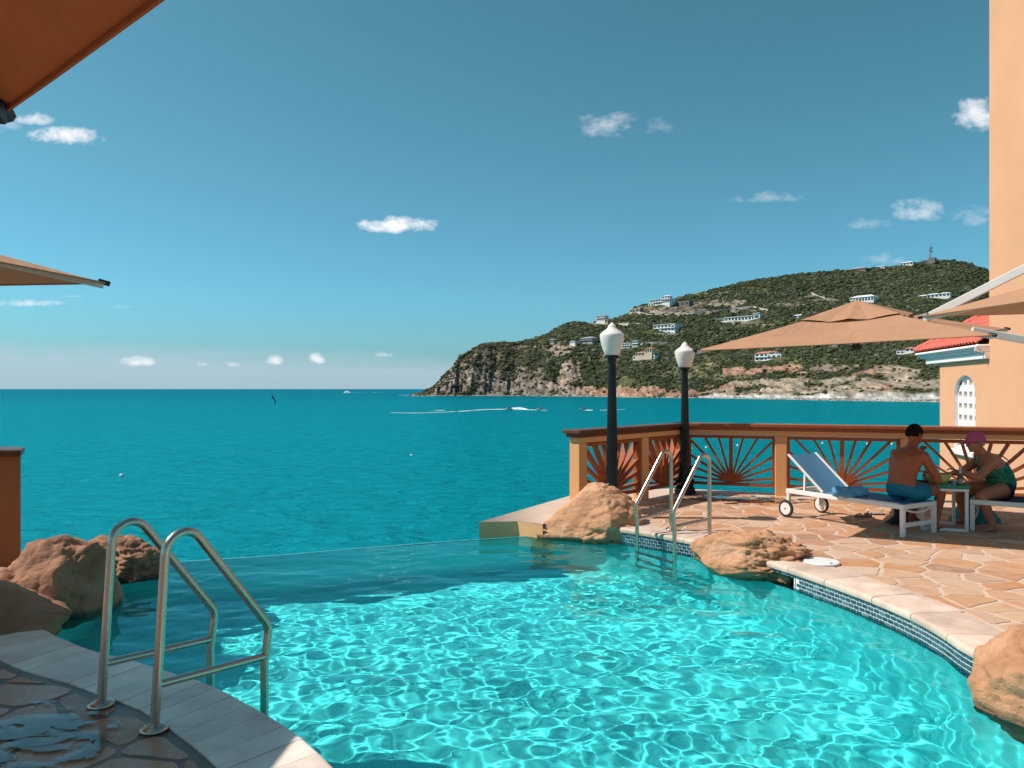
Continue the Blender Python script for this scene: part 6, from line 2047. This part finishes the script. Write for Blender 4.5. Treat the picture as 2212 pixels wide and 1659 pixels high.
# retaining walls and roads cut into the slope
def ribbon(name, label, cat, pts, hgt, mat, wid=1.2):
    P_ = [hill_pt(*p) for p in pts]
    t = None; mb = MB()
    o = P_[0]
    for a, b in zip(P_[:-1], P_[1:]):
        n = max(2, int((b - a).length / 12))
        for k in range(n):
            p, q = a.lerp(b, k / n), a.lerp(b, (k + 1) / n)
            mb.add([p - o + Vector((0, -wid, -3)), q - o + Vector((0, -wid, -3)), q - o + Vector((0, -wid, hgt)), p - o + Vector((0, -wid, hgt)), p - o + Vector((0, wid, hgt)), q - o + Vector((0, wid, hgt))],
                   [(0, 1, 2, 3), (3, 2, 5, 4)])
    ob = mb.build(name, mat); ob.location = o
    return tag(ob, label, cat)
M_CONC = simple('pale_concrete', (.55, .48, .42), .9, var=.12, scale=.2, coord='pos')
ribbon('retaining_wall', 'long pale retaining wall below the rambling white villa', 'wall', [(1376, 676), (1402, 682), (1425, 682), (1460, 681), (1500, 679), (1524, 675)], 2.2, M_CONC)
ribbon('retaining_wall', 'pale retaining wall climbing right from the unfinished stone house', 'wall', [(1498, 676), (1560, 671), (1580, 668), (1625, 664), (1640, 668), (1660, 672)], 1.8, M_CONC)
ribbon('retaining_wall', 'stone wall on the bare terrace right under the skyline villas', 'wall', [(1430, 673), (1470, 672), (1524, 671)], 2.6, M_HB)
ribbon('retaining_wall', 'pale wall beside the long modern white villa', 'wall', [(1525, 694), (1545, 691), (1566, 691)], 2.0, M_CONC)
ribbon('retaining_wall', 'broad pale retaining wall right of the white cube house', 'wall', [(1382, 748), (1410, 745), (1440, 745)], 3.4, M_CONC)
ribbon('retaining_wall', 'low pale wall under the columned white villa', 'wall', [(1392, 723), (1420, 722), (1466, 722)], 1.0, M_CONC)
ribbon('retaining_wall', 'short pale wall low on the slope beside the tiered skyline house', 'wall', [(1334, 700), (1364, 699), (1384, 700)], 1.0, M_CONC)
ribbon('retaining_wall', 'pale track wall climbing the middle slope left of the hipped white villa', 'wall', [(1702, 637), (1722, 634)], 1.6, M_CONC)
ribbon('retaining_wall', 'steep pale track wall behind the parasol vent', 'wall', [(1752, 634), (1768, 642), (1782, 645)], 1.6, M_CONC)

# ------------------------------------------------------------------ craft on the water
M_HULL = simple('white_hull', (.80, .80, .80), .35, var=.03)
M_DARKH = simple('dark_hull', (.03, .03, .04), .4)
def sp(x, y): return gp(x, y, SEA)
def hull_mesh(L, B, H, nose=.5, mat=M_HULL, parent=None, name='hull'):
    secs = []; mb = MB(); n = 10; m = 9
    for i in range(n + 1):
        u = i / n; b = B / 2 * (1 if u < nose else math.cos((u - nose) / (1 - nose) * PI / 2) ** .7 + .02)
        for j in range(m):
            v = -1 + 2 * j / (m - 1)
            mb.v.append(((u - .5) * L, b * v, -.25 * H + H * abs(v) ** 1.5 * (1 + .35 * u)))
    for i in range(n):
        for j in range(m - 1):
            q = i * m + j; mb.f.append((q, q + 1, q + m + 1, q + m))
    mb.f.append(tuple(range(m)))
    mb.f += [(i * m, (i + 1) * m, (i + 1) * m + m - 1, i * m + m - 1) for i in range(n)]
    return mb.build(name, mat, parent, smooth=True, angle=40)
def jet_ski(label, x, y, rz, plabel, cl):
    p = sp(x, y)
    t = thing('jet_ski', label, 'jet ski', (p.x, p.y, SEA + .1), rz, 'jet skis out on the bay')
    hull_mesh(3.0, 1.1, .55, .45, M_HULL, t)
    MB().box((-.9, -.22, .35), (.3, .22, .75)).build('seat', M_DARKH, t, bevel=.08)
    MB().tube([(.45, 0, .5), (.30, 0, 1.05)], .07, 8).build('steering_column', M_DARKH, t)
    MB().tube([(.25, -.38, 1.05), (.30, 0, 1.05), (.25, .38, 1.05)], .035, 6).build('handlebar', M_DARKH, t)
    r = thing('person', plabel, 'person', (p.x, p.y, SEA + .8), rz)
    mb = MB()
    loft(mb, [(Vector((-.30, 0, .0)), Vector((0, .19, 0)), Vector((.14, 0, 0))), (Vector((-.27, 0, .25)), Vector((0, .16, 0)), Vector((.11, 0, 0))), (Vector((-.20, 0, .48)), Vector((0, .22, 0)), Vector((.12, 0, 0))), (Vector((-.16, 0, .58)), Vector((0, .10, 0)), Vector((.07, 0, 0)))], 16)
    limb(mb, [(-.16, 0, .55), (-.13, 0, .64)], [.06, .055]); ball(mb, (-.11, 0, .75), (.10, .085, .13))
    for s_ in (-1, 1):
        limb(mb, [(-.18, s_ * .21, .50), (.05, s_ * .30, .30), (.24, s_ * .32, .32)], [.06, .045, .04])
        limb(mb, [(-.28, s_ * .12, .05), (.12, s_ * .34, .05), (.02, s_ * .36, -.38)], [.10, .075, .05])
    fuse(mb, 'body', M_SKIN_M, r, .03, 2)
    vs = MB(); loft(vs, [(Vector((-.28, 0, .12)), Vector((0, .20, 0)), Vector((.15, 0, 0))), (Vector((-.20, 0, .48)), Vector((0, .24, 0)), Vector((.15, 0, 0)))], 16)
    vs.build('life_vest', cl, r, smooth=True)
M_VEST = simple('dark_vest', (.03, .03, .05), .7); M_VEST2 = simple('pale_vest', (.45, .30, .25), .7)
jet_ski('jet ski carving the long white wake in the middle of the bay', 1100, 885, PI, 'rider in a dark vest on the jet ski at the head of the long wake', M_VEST)
jet_ski('jet ski chasing behind the leading one at the right end of the wake', 1168, 886, PI * .95, 'rider in a pale vest on the chasing jet ski', M_VEST2)
jet_ski('lone jet ski left of the near lamp post', 1260, 886, PI * 1.02, 'rider on the lone jet ski near the lamp post', M_VEST)
def wake(label, pts, w0, w1, seed):
    rr = random.Random(seed); P_ = [sp(*p) for p in pts]
    mb = MB(); o = P_[0]; L = []
    for a, b in zip(P_[:-1], P_[1:]):
        n = max(2, int((b - a).length / 1.5))
        for k in range(n): L.append(a.lerp(b, k / n))
    n = len(L)
    for k, p in enumerate(L):
        u = k / n; w = (w0 * (1 - u) + w1 * u) * (.35 + .65 * abs(noise.noise(Vector((k * .13, seed, 0)))) * 2.0) * min(1, (n - k) / 6)
        h = .35 * (1 - u) * abs(noise.noise(Vector((k * .4, seed, 5)))) 
        mb.v += [tuple(p - o + Vector((0, -w, .03))), tuple(p - o + Vector((0, 0, .08 + h))), tuple(p - o + Vector((0, w, .03)))]
    for k in range(n - 1):
        if noise.noise(Vector((k * .22, seed * 2.0, 1))) < -.38: continue
        mb.f += [(3 * k, 3 * k + 3, 3 * k + 4, 3 * k + 1), (3 * k + 1, 3 * k + 4, 3 * k + 5, 3 * k + 2)]
    ob = mb.build('wake', M_FOAM); ob.location = o
    return tag(ob, label, 'wake')
wake('long curving white wake behind the leading jet ski', [(1108, 884.3), (1090, 884), (1060, 884.5), (1000, 888), (960, 890.5), (900, 892.5), (835, 891.5)], 3.2, .9, 1)
wake('ragged foam splash trailing off above the long wake', [(1060, 883), (1030, 886), (1000, 889), (985, 890)], 1.0, 2.4, 7)
wake('thin broken foam line above the tail of the long wake', [(962, 886.5), (940, 887), (915, 889)], .8, .4, 8)
wake('short bright wake joining the two jet skis in the bay', [(1182, 886.5), (1168, 886.4), (1140, 885.2), (1108, 884.5)], 1.0, 1.6, 2)
wake('thin wake trailing right from the lone jet ski', [(1262, 886.4), (1290, 886.6), (1330, 885.5), (1362, 884)], .9, .3, 3)
def hump(label, x, y, L, H, seed):
    p = sp(x, y); mb = MB(); n = 20; m = 8
    for i in range(n + 1):
        u = i / n
        for j in range(m + 1):
            v = -1 + 2 * j / m
            h = H * math.sin(PI * u) ** .8 * (1 - v * v) * (.6 + .8 * abs(noise.noise(Vector((u * 7, v * 2, seed)))))
            mb.v.append(((u - .5) * L, v * L * .12, h))
    for i in range(n):
        for j in range(m):
            q = i * (m + 1) + j; mb.f.append((q, q + m + 1, q + m + 2, q + 1))
    ob = mb.build('spray', M_FOAM, smooth=True); ob.location = (p.x, p.y, SEA + .02)
    return tag(ob, label, 'spray')
hump('hump of white spray behind the leading jet ski', 1118, 884.5, 9, 1.1, 3)
# speed boat far out
p = sp(753, 848.3)
t = thing('motor_boat', 'small white motor boat throwing spray on the far water', 'motor boat', (p.x, p.y, SEA + .1), PI)
hull_mesh(9, 3, 1.5, .45, M_HULL, t)
MB().prism([(-2.2, -1), (1.2, -1), (1.8, 0), (1.2, 1), (-2.2, 1)], .9, 2.5).build('cabin', M_HULL, t, bevel=.2)
MB().box((1.0, -.9, 1.5), (1.45, .9, 2.2)).build('windscreen', M_GL, t)
hump('tall plume of spray beside the far motor boat', 750, 848.6, 15, 5.0, 9)
wake('straight white wake of the far motor boat', [(757, 848.7), (765, 848.4), (794, 848.6)], 5.5, 3.0, 4)
wake('faint tail of the far motor boat wake', [(803, 848.2), (832, 848.1)], 2.6, 1.2, 5)
# low rocks and foam off the point
wake('foam breaking on the reef at the tip of the headland', [(862, 853.6), (884, 854.8), (915, 856.4), (940, 856.0)], 2.5, 1.6, 6)

# mooring buoys
bm0 = None
for (x, y, lab) in ((262.6, 1029, 'white buoy alone on the near water at the left'), (889, 985, 'white buoy floating alone in the middle of the near water'),
                    (1468.4, 973, 'white buoy seen between the far lamp post and corner post'), (1494, 970.7, 'white buoy seen through the fan panel just right of the far lamp post'),
                    (1525.7, 967.8, 'white buoy behind the left slats of the second fan panel'), (1557.8, 965, 'white buoy above the centre of the fan panel next to the far lamp'),
                    (1593.6, 963.5, 'white buoy behind the right slats of the panel next to the far lamp'), (1777, 958.6, 'white buoy seen over the raised back of the blue lounger'),
                    (1873.5, 960, 'white buoy in the panel between lounger and seated man'), (1927, 960.6, 'white buoy just left of the seated man')):
    p = sp(x, y)
    if bm0 is None: bm0 = MB(); ball(bm0, (0, 0, 0), .20, 2); bm0 = bm0.mesh('mooring_buoy', M_HULL, smooth=True, angle=180)
    o = link('mooring_buoy', bm0); o.location = (p.x, p.y, SEA + .08)
    if x > 300 : o.scale = (.9, .9, .9)
    tag(o, lab, 'buoy', 'white mooring buoys in the bay')

# dark sea bird gliding low over the bay
p = dp(590, 860, 60)
bd = MB()
loft(bd, [(Vector((-.24, 0, 0)), Vector((0, .015, 0)), Vector((0, 0, .01))), (Vector((-.08, 0, 0)), Vector((0, .055, 0)), Vector((0, 0, .05))), (Vector((.08, 0, .01)), Vector((0, .05, 0)), Vector((0, 0, .05))), (Vector((.20, 0, .03)), Vector((0, .02, 0)), Vector((0, 0, .02))), (Vector((.30, 0, .01)), Vector((0, .006, 0)), Vector((0, 0, .006)))], 10)
for s_ in (-1, 1):
    vs = []
    for k, (y, z, c0, c1) in enumerate(((0.03, .01, .10, -.10), (.22, .05, .12, -.10), (.42, .02, .06, -.12), (.60, -.06, -.06, -.12))):
        vs += [(c0, s_ * y, z), (c1, s_ * y, z - .008), (c0 - .02, s_ * y, z - .016)]
    bd.add([Vector(v) for v in vs], [(3 * k, 3 * k + 3, 3 * k + 4, 3 * k + 1) for k in range(3)] + [(3 * k + 2, 3 * k + 5, 3 * k + 4, 3 * k + 1) for k in range(3)] + [(3 * k, 3 * k + 3, 3 * k + 5, 3 * k + 2) for k in range(3)])
ob = bd.build('sea_bird', simple('dark_plumage', (.02, .018, .016), .8), smooth=True); ob.location = p; ob.rotation_euler = (R(55), R(20), R(80))
tag(ob, 'small dark bird flying over the bay far left of the headland', 'bird')
